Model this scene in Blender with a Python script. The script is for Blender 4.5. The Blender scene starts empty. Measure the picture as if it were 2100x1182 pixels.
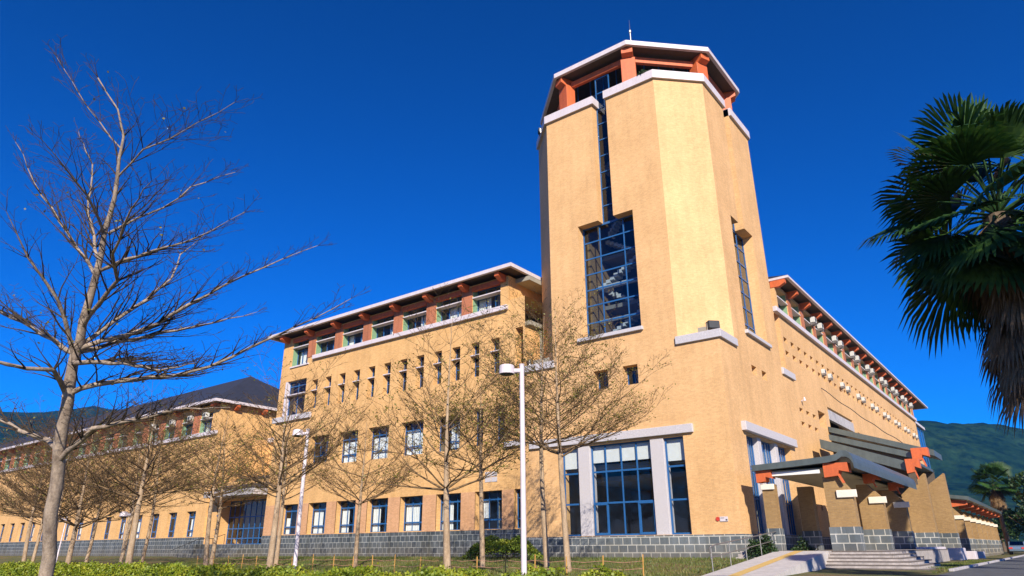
import bpy, bmesh, math, random
from mathutils import Vector, Matrix
R = math.radians
scene = bpy.context.scene
COL = scene.collection
rnd = random.Random(7)

# ------------------------------------------------------------------ camera, sky, sun, exposure
cam_d = bpy.data.cameras.new('camera')
cam = bpy.data.objects.new('camera', cam_d); COL.objects.link(cam)
cam_d.sensor_width = 36.0; cam_d.lens = 24.07
cam_d.clip_start = 0.1; cam_d.clip_end = 20000
rx = Vector((0.7932044, 0.6089297, -0.0056005)); up = Vector((0.2207569, -0.2789669, 0.9345822)); fw = Vector((-0.5675325, 0.7425511, 0.3557032))
m = Matrix(((rx.x, up.x, -fw.x, 0), (rx.y, up.y, -fw.y, 0), (rx.z, up.z, -fw.z, 1.6), (0, 0, 0, 1)))
cam.matrix_world = m
scene.camera = cam

SUN_EL, SUN_AZ = 29.0, 44.0            # azimuth measured from -Y towards +X
world = bpy.data.worlds.new("World"); scene.world = world
world.use_nodes = True
wn = world.node_tree.nodes; wl = world.node_tree.links
wn.clear()
wo = wn.new('ShaderNodeOutputWorld'); bg = wn.new('ShaderNodeBackground')
sky = wn.new('ShaderNodeTexSky'); sky.sky_type = 'NISHITA'; sky.sun_disc = False
sky.sun_elevation = R(SUN_EL); sky.sun_rotation = R(180 - SUN_AZ)
sky.air_density = 1.0; sky.dust_density = 0.0; sky.ozone_density = 5.0; sky.altitude = 900
hsv = wn.new('ShaderNodeHueSaturation'); hsv.inputs['Saturation'].default_value = 1.5
hsv.inputs['Hue'].default_value = 0.497
flt = wn.new('ShaderNodeMix'); flt.data_type = 'RGBA'; flt.blend_type = 'MULTIPLY'; flt.inputs[0].default_value = 1
flt.inputs[7].default_value = (1.0, 0.66, 1.0, 1)          # deep blue slide film sky
gam = wn.new('ShaderNodeGamma'); gam.inputs['Gamma'].default_value = 1.4
wl.new(sky.outputs[0], gam.inputs['Color']); wl.new(gam.outputs[0], hsv.inputs['Color']); wl.new(hsv.outputs[0], flt.inputs[6]); wl.new(flt.outputs[2], bg.inputs['Color'])
bg.inputs['Strength'].default_value = 0.050
wl.new(bg.outputs[0], wo.inputs['Surface'])

sd = bpy.data.lights.new('sun', 'SUN'); sd.energy = 5.0; sd.angle = R(0.5); sd.color = (1.0, 0.93, 0.80)
sun = bpy.data.objects.new('sun', sd); COL.objects.link(sun)
sdir = Vector((math.sin(R(SUN_AZ)) * math.cos(R(SUN_EL)), -math.cos(R(SUN_AZ)) * math.cos(R(SUN_EL)), math.sin(R(SUN_EL))))
sun.rotation_euler = sdir.to_track_quat('Z', 'Y').to_euler()
sun.location = (20, -20, 40)

vs = scene.view_settings
vs.view_transform = 'Standard'; vs.look = 'None'; vs.exposure = 0.74; vs.gamma = 1.0
scene.cycles.max_bounces = 8; scene.cycles.diffuse_bounces = 2
scene.cycles.transparent_max_bounces = 12

# ------------------------------------------------------------------ helpers
class MB:
    """collects shapes; build() links them as ONE mesh object"""
    def __init__(self): self.v = []; self.f = []
    def add(self, vs_, fs_):
        o = len(self.v); self.v.extend(vs_); self.f.extend([tuple(i + o for i in f) for f in fs_])
    def box(self, x0, x1, y0, y1, z0, z1):
        if x0 > x1: x0, x1 = x1, x0
        if y0 > y1: y0, y1 = y1, y0
        if z0 > z1: z0, z1 = z1, z0
        self.add([(x0,y0,z0),(x1,y0,z0),(x1,y1,z0),(x0,y1,z0),(x0,y0,z1),(x1,y0,z1),(x1,y1,z1),(x0,y1,z1)],
                 [(0,3,2,1),(4,5,6,7),(0,1,5,4),(1,2,6,5),(2,3,7,6),(3,0,4,7)])
        return self
    def quad(self, a, b, c, d): self.add([a,b,c,d], [(0,1,2,3)]); return self
    def prism(self, poly, d):
        """polygon of 3-D points extruded by vector d"""
        n = len(poly); d = Vector(d)
        a = [tuple(p) for p in poly]; b = [tuple(Vector(p) + d) for p in poly]
        self.add(a + b, [tuple(range(n-1,-1,-1)), tuple(range(n, 2*n))] + [(i, (i+1) % n, n+(i+1) % n, n+i) for i in range(n)])
        return self
    def tube(self, pts, rad, n=6, cap=True):
        pts = [Vector(p) for p in pts]
        if not isinstance(rad, (list, tuple)): rad = [rad]*len(pts)
        vs_ = []; prev = None
        for i, p in enumerate(pts):
            t = (pts[min(i+1, len(pts)-1)] - pts[max(i-1, 0)])
            if t.length < 1e-9: t = Vector((0,0,1))
            t.normalize()
            if prev is None:
                a = Vector((0,0,1)) if abs(t.z) < .9 else Vector((1,0,0))
                x = t.cross(a).normalized()
            else:
                x = (prev - t*prev.dot(t))
                x = x.normalized() if x.length > 1e-6 else t.orthogonal().normalized()
            prev = x; y = t.cross(x)
            for k in range(n):
                a = 2*math.pi*k/n
                vs_.append(tuple(p + (x*math.cos(a) + y*math.sin(a))*rad[i]))
        fs_ = []
        for i in range(len(pts)-1):
            for k in range(n):
                fs_.append((i*n+k, i*n+(k+1) % n, (i+1)*n+(k+1) % n, (i+1)*n+k))
        if cap and n > 2:
            fs_.append(tuple(range(n-1,-1,-1))); fs_.append(tuple(range((len(pts)-1)*n, len(pts)*n)))
        self.add(vs_, fs_); return self
    def build(self, name, mat, parent=None, smooth=False, bevel=0):
        me = bpy.data.meshes.new(name); me.from_pydata(self.v, [], self.f); me.update()
        if mat: me.materials.append(mat)
        if smooth: me.polygons.foreach_set('use_smooth', [True]*len(me.polygons))
        o = bpy.data.objects.new(name, me); COL.objects.link(o)
        if parent: o.parent = parent
        if bevel:
            b = o.modifiers.new('bevel', 'BEVEL'); b.width = bevel; b.segments = 1; b.limit_method = 'ANGLE'
        return o

def tag(o, label=None, cat=None, group=None, kind=None):
    if label: o['label'] = label
    if cat: o['category'] = cat
    if group: o['group'] = group
    if kind: o['kind'] = kind
    return o
def thing(name, label, cat, loc=(0,0,0), rz=0, group=None):
    o = bpy.data.objects.new(name, None); COL.objects.link(o)
    o.location = loc; o.rotation_euler = (0,0,rz); o.empty_display_size = .2
    return tag(o, label, cat, group)
def copy_thing(root, loc, rz, label=None):
    r = root.copy(); COL.objects.link(r); r.location = loc; r.rotation_euler = (0,0,rz)
    if label: r['label'] = label
    for ch in list(root.children):
        c = ch.copy(); COL.objects.link(c); c.parent = r
        for g in list(ch.children):
            d = g.copy(); COL.objects.link(d); d.parent = c
    return r

# ------------------------------------------------------------------ materials
def newmat(name):
    mt = bpy.data.materials.new(name); mt.use_nodes = True
    nt = mt.node_tree; b = nt.nodes['Principled BSDF']
    return mt, nt, b
def N(nt, t, **kw):
    n = nt.nodes.new(t)
    for k, v in kw.items():
        if k in n.inputs: n.inputs[k].default_value = v
        else: setattr(n, k, v)
    return n
def rgba(c): return (c[0], c[1], c[2], 1)
def ramp(nt, fac, stops):
    r = nt.nodes.new('ShaderNodeValToRGB'); e = r.color_ramp.elements
    e[0].position = stops[0][0]; e[0].color = rgba(stops[0][1]); e[1].position = stops[-1][0]; e[1].color = rgba(stops[-1][1])
    for p, c in stops[1:-1]:
        x = e.new(p); x.color = rgba(c)
    nt.links.new(fac, r.inputs[0]); return r.outputs[0]
def noise(nt, scale, detail=4, rough=.6, vec=None):
    n = nt.nodes.new('ShaderNodeTexNoise'); n.inputs['Scale'].default_value = scale; n.inputs['Detail'].default_value = detail; n.inputs['Roughness'].default_value = rough
    if vec is None:
        g = nt.nodes.new('ShaderNodeNewGeometry'); vec = g.outputs['Position']
    nt.links.new(vec, n.inputs['Vector']); return n.outputs['Fac']
def mixc(nt, fac, a, b, mode='MIX'):
    n = nt.nodes.new('ShaderNodeMix'); n.data_type = 'RGBA'; n.blend_type = mode
    for s, v in ((n.inputs[0], fac), (n.inputs[6], a), (n.inputs[7], b)):
        if hasattr(v, 'is_linked'): nt.links.new(v, s)
        elif isinstance(v, (int, float)): s.default_value = v
        else: s.default_value = rgba(v)
    return n.outputs[2]
def wallvec(nt):
    """(along the wall, height, 0) for any vertical face"""
    g = nt.nodes.new('ShaderNodeNewGeometry')
    cr = nt.nodes.new('ShaderNodeVectorMath'); cr.operation = 'CROSS_PRODUCT'; cr.inputs[1].default_value = (0,0,1)
    nt.links.new(g.outputs['True Normal'], cr.inputs[0])
    nm = nt.nodes.new('ShaderNodeVectorMath'); nm.operation = 'NORMALIZE'; nt.links.new(cr.outputs[0], nm.inputs[0])
    dt = nt.nodes.new('ShaderNodeVectorMath'); dt.operation = 'DOT_PRODUCT'
    nt.links.new(nm.outputs[0], dt.inputs[0]); nt.links.new(g.outputs['Position'], dt.inputs[1])
    sp = nt.nodes.new('ShaderNodeSeparateXYZ'); nt.links.new(g.outputs['Position'], sp.inputs[0])
    cb = nt.nodes.new('ShaderNodeCombineXYZ'); nt.links.new(dt.outputs['Value'], cb.inputs[0]); nt.links.new(sp.outputs[2], cb.inputs[1])
    return cb.outputs[0], g.outputs['Position']
def bump(nt, b, h, strength=.3, dist=.02):
    n = nt.nodes.new('ShaderNodeBump'); n.inputs['Strength'].default_value = strength; n.inputs['Distance'].default_value = dist
    nt.links.new(h, n.inputs['Height']); nt.links.new(n.outputs[0], b.inputs['Normal'])
def brickmat(name, c1, c2, mortar, bw=.24, bh=.075, ms=.012, stain=.35):
    mt, nt, b = newmat(name)
    v, pos = wallvec(nt)
    br = N(nt, 'ShaderNodeTexBrick', Scale=1.0); br.inputs['Brick Width'].default_value = bw; br.inputs['Row Height'].default_value = bh
    br.inputs['Mortar Size'].default_value = ms; br.inputs['Color1'].default_value = rgba(c1); br.inputs['Color2'].default_value = rgba(c2); br.inputs['Mortar'].default_value = rgba(mortar)
    nt.links.new(v, br.inputs['Vector'])
    mp = nt.nodes.new('ShaderNodeMapping'); mp.inputs['Scale'].default_value = (1.6,1.6,.16); nt.links.new(pos, mp.inputs[0])
    streak = noise(nt, 1.0, 5, .65, mp.outputs[0])
    big = noise(nt, .35, 3, .5, pos)
    fine = noise(nt, 9.0, 3, .7, pos); mid = noise(nt, 2.2, 4, .7, pos)
    c = mixc(nt, 1.0, br.outputs['Color'], ramp(nt, streak, [(.30,(1-stain,1-stain,1-stain*1.1)),(.55,(1,1,1)),(.8,(1.03,1.03,1.03))]), 'MULTIPLY')
    c = mixc(nt, 1.0, c, ramp(nt, big, [(.3,(.9,.88,.84)),(.7,(1.05,1.05,1.05))]), 'MULTIPLY')
    c = mixc(nt, 1.0, c, ramp(nt, fine, [(.3,(.89,.87,.85)),(.7,(1.06,1.06,1.06))]), 'MULTIPLY')
    c = mixc(nt, 1.0, c, ramp(nt, mid, [(.3,(.97,.96,.93)),(.7,(1.02,1.02,1.03))]), 'MULTIPLY')
    nt.links.new(c, b.inputs['Base Color']); b.inputs['Roughness'].default_value = .75
    bump(nt, b, br.outputs['Fac'], -.25, .01)
    return mt
def splash(mt, z0, z1, amount):
    """mud and algae stains of the wall's lowest courses, ragged at their top"""
    nt = mt.node_tree; b = nt.nodes['Principled BSDF']; src = b.inputs['Base Color'].links[0].from_socket
    g = nt.nodes.new('ShaderNodeNewGeometry'); sp = nt.nodes.new('ShaderNodeSeparateXYZ'); nt.links.new(g.outputs['Position'], sp.inputs[0])
    n = noise(nt, 1.3, 5, .7); ad = nt.nodes.new('ShaderNodeMath'); ad.operation = 'MULTIPLY_ADD'; ad.inputs[1].default_value = -1.3
    nt.links.new(n, ad.inputs[0]); nt.links.new(sp.outputs[2], ad.inputs[2])
    mr = nt.nodes.new('ShaderNodeMapRange'); mr.inputs[1].default_value = z0-.65; mr.inputs[2].default_value = z1-.65; mr.inputs[3].default_value = amount; mr.inputs[4].default_value = 0
    nt.links.new(ad.outputs[0], mr.inputs[0])
    nt.links.new(mixc(nt, mr.outputs[0], src, (.16,.12,.075)), b.inputs['Base Color'])
def plain(name, c, rough=.6, var=.12, scale=6, metal=0.0, bumps=0, c2=None, streak=0):
    mt, nt, b = newmat(name)
    f = noise(nt, scale, 5, .65)
    lo = tuple(x*(1-var) for x in c); hi = tuple(min(1, x*(1+var)) for x in c)
    if c2: hi = c2
    col = ramp(nt, f, [(.3, lo), (.7, hi)])
    if streak:
        g = nt.nodes.new('ShaderNodeNewGeometry'); mp = nt.nodes.new('ShaderNodeMapping'); mp.inputs['Scale'].default_value = (3,3,.3)
        nt.links.new(g.outputs['Position'], mp.inputs[0])
        s = noise(nt, 1.0, 5, .7, mp.outputs[0])
        col = mixc(nt, 1.0, col, ramp(nt, s, [(.3,(1-streak,)*3),(.6,(1,1,1))]), 'MULTIPLY')
    nt.links.new(col, b.inputs['Base Color']); b.inputs['Roughness'].default_value = rough; b.inputs['Metallic'].default_value = metal
    if bumps: bump(nt, b, noise(nt, scale*4, 4, .6), bumps, .02)
    return mt
M = {}
M['brick'] = brickmat('tan_brick_tile', (.81,.465,.18), (.68,.365,.13), (.58,.38,.18), stain=.14)
M['brick_pale'] = brickmat('pale_tan_brick_tile', (.79,.465,.21), (.67,.375,.16), (.62,.40,.20), stain=.12)
M['brick_pink'] = brickmat('pinkish_brick_tile', (.70,.36,.185), (.55,.27,.125), (.55,.36,.22), stain=.14)
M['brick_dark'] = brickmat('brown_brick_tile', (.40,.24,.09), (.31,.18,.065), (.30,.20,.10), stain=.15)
M['stone'] = brickmat('grey_stone_block', (.165,.185,.20), (.085,.105,.125), (.50,.49,.46), .62, .44, .028, .4)
M['stone_fine'] = brickmat('dark_stone_block', (.115,.130,.145), (.055,.070,.088), (.36,.37,.37), .50, .43, .022, .5)
splash(M['stone'], .7, 1.9, .6); splash(M['stone_fine'], .7, 2.2, .55)
M['concrete'] = plain('pale_concrete', (.46,.42,.42), .8, .12, 4, streak=.25)
M['granite'] = plain('grey_granite', (.50,.46,.47), .6, .2, 22)
M['white'] = plain('white_paint', (.63,.55,.57), .5, .05, 3, streak=.12)
M['capstone'] = plain('white_capstone', (.74,.66,.54), .7, .08, 5)
M['orange'] = plain('orange_paint', (.60,.125,.035), .55, .12, 5, streak=.2)
M['pillar'] = brickmat('orange_brick_tile', (.50,.16,.07), (.42,.12,.05), (.45,.20,.12))
M['green'] = plain('green_paint', (.20,.33,.19), .6, .1, 5)
M['blue'] = plain('blue_frame_paint', (.020,.10,.27), .4, .1, 5)
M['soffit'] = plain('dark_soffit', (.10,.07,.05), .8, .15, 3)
M['soffit_pale'] = plain('cream_soffit', (.42,.36,.22), .8, .1, 2)
M['inside'] = plain('interior_plaster', (.30,.27,.22), .9, .1, 1)
M['slab'] = plain('interior_slab', (.20,.19,.18), .9, .1, 1)
M['stair'] = plain('white_stair', (.75,.75,.72), .8, .05, 2)
M['curtain'] = plain('white_curtain', (.74,.72,.68), .9, .06, 3)
M['black'] = plain('black_metal', (.02,.02,.022), .5, .2, 5)
M['steel'] = plain('brushed_steel', (.30,.28,.26), .4, .15, 8, metal=.7)
M['metalroof'] = plain('grey_metal_roof', (.125,.145,.135), .42, .14, 1.5, metal=.35, streak=.2)
M['acwhite'] = plain('off_white_casing', (.56,.54,.50), .5, .06, 4)
M['dark'] = plain('dark_grille', (.04,.045,.05), .6, .2, 8)
M['red'] = plain('red_paint', (.55,.05,.03), .5, .1, 8)
M['tactile'] = plain('yellow_paving', (.62,.40,.12), .85, .12, 6)
M['paving'] = plain('pale_paving', (.36,.315,.29), .9, .28, 3, bumps=.2)
M['paving_pale'] = plain('worn_pale_concrete', (.52,.47,.44), .9, .18, 2.5, bumps=.15)
M['nosing'] = plain('dark_step_edge', (.13,.105,.09), .9, .3, 9)  # narrow dark strips marking the edges of the porch steps
M['asphalt'] = plain('asphalt', (.085,.088,.092), .9, .25, 2.2, bumps=.3)
M['stringm'] = plain('red_white_rope', (.55,.26,.18), .8, .2, 9)
M['stake'] = plain('bamboo_stake', (.50,.26,.06), .8, .2, 9)

def barkmat(name, a, b_):
    mt, nt, b = newmat(name)
    g = nt.nodes.new('ShaderNodeNewGeometry'); mp = nt.nodes.new('ShaderNodeMapping'); mp.inputs['Scale'].default_value = (6,6,2.2)
    nt.links.new(g.outputs['Position'], mp.inputs[0])
    f = noise(nt, 1.0, 6, .7, mp.outputs[0]); f2 = noise(nt, 22.0, 4, .7)
    c = ramp(nt, f, [(.3, a), (.68, b_)])
    c = mixc(nt, 1.0, c, ramp(nt, f2, [(.3,(.72,.7,.68)),(.65,(1.08,1.08,1.06))]), 'MULTIPLY')
    nt.links.new(c, b.inputs['Base Color']); b.inputs['Roughness'].default_value = .9
    bump(nt, b, f2, .6, .02)
    return mt
M['bark'] = barkmat('pale_bark', (.24,.155,.09), (.48,.35,.23))
M['bark_big'] = barkmat('grey_pink_bark', (.14,.10,.075), (.44,.34,.26))
M['twig'] = barkmat('brown_twig', (.035,.018,.007), (.16,.092,.034))
M['twig_big'] = barkmat('grey_twig', (.022,.014,.010), (.075,.05,.032))
M['limb'] = barkmat('brown_limb', (.08,.045,.020), (.26,.165,.08))
M['palmbark'] = barkmat('palm_bark', (.06,.04,.025), (.16,.11,.07))
M['deadleaf'] = barkmat('dead_frond', (.10,.06,.03), (.28,.17,.08))
def leafmat(name, cols, trans=.25, scale=.9):
    mt, nt, b = newmat(name)
    oi = noise(nt, scale, 3, .6); f2 = noise(nt, scale*9, 2, .5)
    fa = nt.nodes.new('ShaderNodeMath'); fa.operation = 'ADD'; nt.links.new(oi, fa.inputs[0]); nt.links.new(f2, fa.inputs[1])
    hf = nt.nodes.new('ShaderNodeMath'); hf.operation = 'MULTIPLY'; hf.inputs[1].default_value = .5; nt.links.new(fa.outputs[0], hf.inputs[0])
    n = len(cols); c = ramp(nt, hf.outputs[0], [(.33 + .34*i/(n-1), cc) for i, cc in enumerate(cols)])
    nt.links.new(c, b.inputs['Base Color']); b.inputs['Roughness'].default_value = .55
    tr = nt.nodes.new('ShaderNodeBsdfTranslucent'); nt.links.new(c, tr.inputs['Color'])
    mx = nt.nodes.new('ShaderNodeMixShader'); mx.inputs[0].default_value = trans
    nt.links.new(b.outputs[0], mx.inputs[1]); nt.links.new(tr.outputs[0], mx.inputs[2])
    nt.links.new(mx.outputs[0], nt.nodes['Material Output'].inputs['Surface'])
    return mt
M['leaf_sparse'] = leafmat('olive_leaf', [(.12,.115,.012),(.20,.17,.02),(.07,.10,.012)], .3)
M['leaf_hedge'] = leafmat('bright_hedge_leaf', [(.06,.12,.008),(.22,.27,.014),(.42,.38,.02)], .25, 1.2)
M['leaf_bush'] = leafmat('bush_leaf', [(.012,.035,.005),(.04,.08,.008),(.15,.16,.012)], .2, 1.4)
M['leaf_clip'] = leafmat('clipped_bush_leaf', [(.05,.11,.008),(.17,.24,.015),(.42,.40,.03)], .22, 1.1)
M['leaf_dark'] = leafmat('dark_leaf', [(.010,.028,.006),(.02,.05,.008),(.035,.075,.012)], .2, 1.2)
M['leaf_palm'] = leafmat('palm_leaf', [(.007,.030,.007),(.020,.065,.012),(.075,.14,.02)], .2, 1.0)
M['grass'] = leafmat('grass_blade', [(.05,.09,.01),(.11,.14,.02),(.25,.19,.05)], .2, .5)

def glassmat(name, tint, refl=.10):
    mt, nt, b = newmat(name)
    nt.nodes.remove(b)
    t = nt.nodes.new('ShaderNodeBsdfTransparent'); t.inputs[0].default_value = rgba(tint)
    g = nt.nodes.new('ShaderNodeBsdfGlossy'); g.inputs['Roughness'].default_value = .03; g.inputs['Color'].default_value = (.85,.9,.95,1)
    fr = nt.nodes.new('ShaderNodeLayerWeight'); fr.inputs['Blend'].default_value = .5      # same from both sides
    pw_ = nt.nodes.new('ShaderNodeMath'); pw_.operation = 'POWER'; pw_.inputs[1].default_value = 4.0; nt.links.new(fr.outputs['Facing'], pw_.inputs[0])
    ad = nt.nodes.new('ShaderNodeMath'); ad.operation = 'ADD'; ad.inputs[1].default_value = refl; ad.use_clamp = True; nt.links.new(pw_.outputs[0], ad.inputs[0])
    mx = nt.nodes.new('ShaderNodeMixShader'); nt.links.new(ad.outputs[0], mx.inputs[0]); nt.links.new(t.outputs[0], mx.inputs[1]); nt.links.new(g.outputs[0], mx.inputs[2])
    nt.links.new(mx.outputs[0], nt.nodes['Material Output'].inputs['Surface'])
    return mt
M['glass'] = glassmat('tinted_window_glass', (.84,.88,.90), .045)
M['glass_dark'] = glassmat('dark_window_glass', (.55,.62,.68), .06)
M['glass_blue'] = glassmat('blue_curtain_glass', (.05,.11,.2), .10)

def roofmat(name, c):
    mt, nt, b = newmat(name)
    g = nt.nodes.new('ShaderNodeNewGeometry')
    sp = nt.nodes.new('ShaderNodeSeparateXYZ'); nt.links.new(g.outputs['Position'], sp.inputs[0])
    mp = nt.nodes.new('ShaderNodeMapping'); nt.links.new(g.outputs['Position'], mp.inputs[0])
    w = nt.nodes.new('ShaderNodeTexWave'); w.wave_type = 'BANDS'; w.bands_direction = 'X'; w.inputs['Scale'].default_value = .75; w.inputs['Distortion'].default_value = .2
    nt.links.new(mp.outputs[0], w.inputs['Vector'])
    f = noise(nt, 1.2, 5, .6)
    col = mixc(nt, 1.0, ramp(nt, f, [(.3,tuple(x*.7 for x in c)),(.7,c)]), ramp(nt, w.outputs['Fac'], [(0,(.6,.6,.6)),(1,(1.15,1.15,1.15))]), 'MULTIPLY')
    nt.links.new(col, b.inputs['Base Color']); b.inputs['Roughness'].default_value = .6
    bump(nt, b, w.outputs['Fac'], .5, .06)
    return mt
M['roof'] = roofmat('dark_roof_tile', (.040,.040,.052))

def groundmat():
    mt, nt, b = newmat('lawn_soil')
    f = noise(nt, .45, 6, .65); f2 = noise(nt, 5.0, 5, .7); f3 = noise(nt, 30, 3, .7)
    c = ramp(nt, f, [(.32,(.045,.075,.012)),(.48,(.11,.12,.022)),(.60,(.20,.135,.05)),(.75,(.16,.09,.045))])
    c = mixc(nt, 1.0, c, ramp(nt, f2, [(.3,(.6,.6,.55)),(.7,(1.2,1.15,1.1))]), 'MULTIPLY')
    c = mixc(nt, 1.0, c, ramp(nt, f3, [(.3,(.75,.75,.75)),(.7,(1.15,1.15,1.15))]), 'MULTIPLY')
    nt.links.new(c, b.inputs['Base Color']); b.inputs['Roughness'].default_value = .95
    bump(nt, b, f2, .8, .08)
    return mt
M['ground'] = groundmat()
def hillmat():
    mt, nt, b = newmat('forested_slope')
    f = noise(nt, .006, 8, .62); f2 = noise(nt, .05, 5, .7)
    c = ramp(nt, f, [(.3,(.004,.014,.006)),(.5,(.010,.026,.010)),(.7,(.024,.045,.016))])
    c = mixc(nt, 1.0, c, ramp(nt, f2, [(.35,(.25,.3,.3)),(.65,(1.7,1.6,1.4))]), 'MULTIPLY')
    nt.links.new(c, b.inputs['Base Color']); b.inputs['Roughness'].default_value = 1
    b.inputs['Specular IOR Level'].default_value = 0
    return mt
M['hill'] = hillmat()

# ------------------------------------------------------------------ ground
def smooth(a, b, x):
    t = min(1, max(0, (x-a)/(b-a))); return t*t*(3-2*t)
def gz(x, y):
    z = .6*smooth(8, 25, y)
    z += .42*smooth(27, 38.5, y)*smooth(-9.5, -13.5, x)
    return z
def axis(marks):
    out = []
    for a, b, s in marks:
        n = max(1, int(round((b-a)/s)))
        out += [a + (b-a)*i/n for i in range(n)]
    return out + [marks[-1][1]]
def heightsheet(name, xs, ys, fz, mat):
    b = MB(); nx = len(xs)
    b.v = [(x, y, fz(x, y)) for y in ys for x in xs]
    b.f = [(j*nx+i, j*nx+i+1, (j+1)*nx+i+1, (j+1)*nx+i) for j in range(len(ys)-1) for i in range(nx-1)]
    return b.build(name, mat, smooth=True)
xs = axis([(-6000,-600,600),(-600,-150,50),(-150,-60,6),(-60,10,1),(10,60,5),(60,600,60),(600,6000,600)])
ys = axis([(-3000,-100,300),(-100,0,10),(0,45,.9),(45,150,8),(150,600,50),(600,6000,600)])
nr = random.Random(3)
tag(heightsheet('ground', xs, ys, lambda x, y: gz(x, y) + (nr.uniform(-.03,.03) if -60 < x < -9 and 10 < y < 39.5 else 0), M['ground']), kind='structure')
# road along the right hand side
xs = [-4.2, -3, -1.5, 0, 2, 4.0]; ys = axis([(-40,0,5),(0,60,2),(60,400,20)])
tag(heightsheet('road', xs, ys, lambda x, y: gz(-3, y) + .006 + .012*max(0, 2-abs(x))/2, M['asphalt']), kind='structure')
kb = MB(); kb.box(-4.42,-4.22, 36, 220, .5, .70); kb.box(4.02,4.22,-40,220, .0, .70)
tag(kb.build('kerb', M['concrete'], bevel=.02), kind='structure')

# ------------------------------------------------------------------ mountains
def ridge(name, x0, x1, y0, y1, crest, seed, mat, n=130, mrows=36):
    """a hill mass: crest(t)=height along the line, falling off on both sides"""
    from mathutils import noise as mn
    b = MB(); d = Vector((x1-x0, y1-y0, 0)); L = d.length; d.normalize(); q = Vector((-d.y, d.x, 0))
    wid = L*.16
    for j in range(mrows+1):
        v = j/mrows*2-1
        for i in range(n+1):
            t = i/n; p = Vector((x0, y0, 0)) + d*(t*L) + q*(v*wid*1.6)
            h = crest(t)*max(0, (1-abs(v)**1.15))
            nz = mn.fractal(Vector((p.x/420+seed, p.y/420, 0)), .9, 2.1, 6)
            rg = abs(mn.noise(Vector((p.x/300+seed, p.y/300, 3.3))))
            h *= 1 + .16*nz - .18*rg*(1-(1-abs(v))**2)
            b.v.append((p.x, p.y, max(-2, h-1)))
    b.f = [(j*(n+1)+i, j*(n+1)+i+1, (j+1)*(n+1)+i+1, (j+1)*(n+1)+i) for j in range(mrows) for i in range(n)]
    return tag(b.build(name, mat, smooth=True), kind='structure')
ridge('mountain', -3700, 600, -500, 3400, lambda t: 430*(.90+.10*math.sin(6*t+1)) * min(1, 4*t+.3) * (1-.25*smooth(.5,.85,t)), 2.0, M['hill'])
ridge('hill', -560, 500, 1350, 1980, lambda t: 262*(1 - .45*smooth(.25,.8,t))*min(1, 6*t+.35), 5.0, M['hill'])

# ------------------------------------------------------------------ air between here and the mountains
hz = MB(); hz.box(-5200,2500,-900,4800,-3,700)
hm = bpy.data.materials.new('mountain_air'); hm.use_nodes = True
hn = hm.node_tree.nodes; hn.remove(hn['Principled BSDF'])
pv_ = hn.new('ShaderNodeVolumePrincipled'); pv_.inputs['Density'].default_value = 0.00010; pv_.inputs['Color'].default_value = (.05,.34,.95,1); pv_.inputs['Anisotropy'].default_value = 0.0
hm.node_tree.links.new(pv_.outputs[0], hn['Material Output'].inputs['Volume'])
tag(hz.build('haze', hm), kind='stuff')

# ------------------------------------------------------------------ facade tools
def facade(b, plane, c, u0, u1, z0, z1, ops, clip_top=True):
    """wall on plane 'Y' (faces -Y) or 'X' (faces +X) with recessed openings (u0,u1,z0,z1,depth)"""
    eps = 1e-4
    us = sorted(set([u0, u1] + [v for o in ops for v in o[:2] if u0 < v < u1]))
    zs = sorted(set([z0, z1] + [v for o in ops for v in o[2:4] if z0 < v < z1]))
    def P(u, z, d):
        return (u, c+d, z) if plane == 'Y' else (c-d, u, z)
    nu, nz = len(us)-1, len(zs)-1
    def dep(i, j):
        if i < 0 or j < 0 or i >= nu or j >= nz: return None
        u = (us[i]+us[i+1])/2; z = (zs[j]+zs[j+1])/2
        for o in ops:
            if o[0] < u < o[1] and o[2] < z < o[3]: return o[4]
        return 0
    for j in range(nz):
        i = 0
        while i < nu:
            if dep(i, j) == 0:
                k = i
                while k+1 < nu and dep(k+1, j) == 0: k += 1
                b.quad(P(us[i],zs[j],0), P(us[k+1],zs[j],0), P(us[k+1],zs[j+1],0), P(us[i],zs[j+1],0))
                i = k+1
            else: i += 1
    for j in range(nz):
        for i in range(nu):
            d = dep(i, j)
            if not d: continue
            a, e, f, g = us[i], us[i+1], zs[j], zs[j+1]
            if dep(i-1, j) == 0: b.quad(P(a,f,0), P(a,g,0), P(a,g,d), P(a,f,d))
            if dep(i+1, j) == 0: b.quad(P(e,f,d), P(e,g,d), P(e,g,0), P(e,f,0))
            if dep(i, j-1) == 0: b.quad(P(a,f,0), P(a,f,d), P(e,f,d), P(e,f,0))
            if dep(i, j+1) == 0: b.quad(P(a,g,d), P(a,g,0), P(e,g,0), P(e,g,d))
def pbox(b, plane, c, u0, u1, z0, z1, d0, d1):
    """box on a facade: d = distance INTO the wall (negative sticks out)"""
    if plane == 'Y': b.box(u0, u1, c+d0, c+d1, z0, z1)
    else: b.box(c-d1, c-d0, u0, u1, z0, z1)
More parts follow.
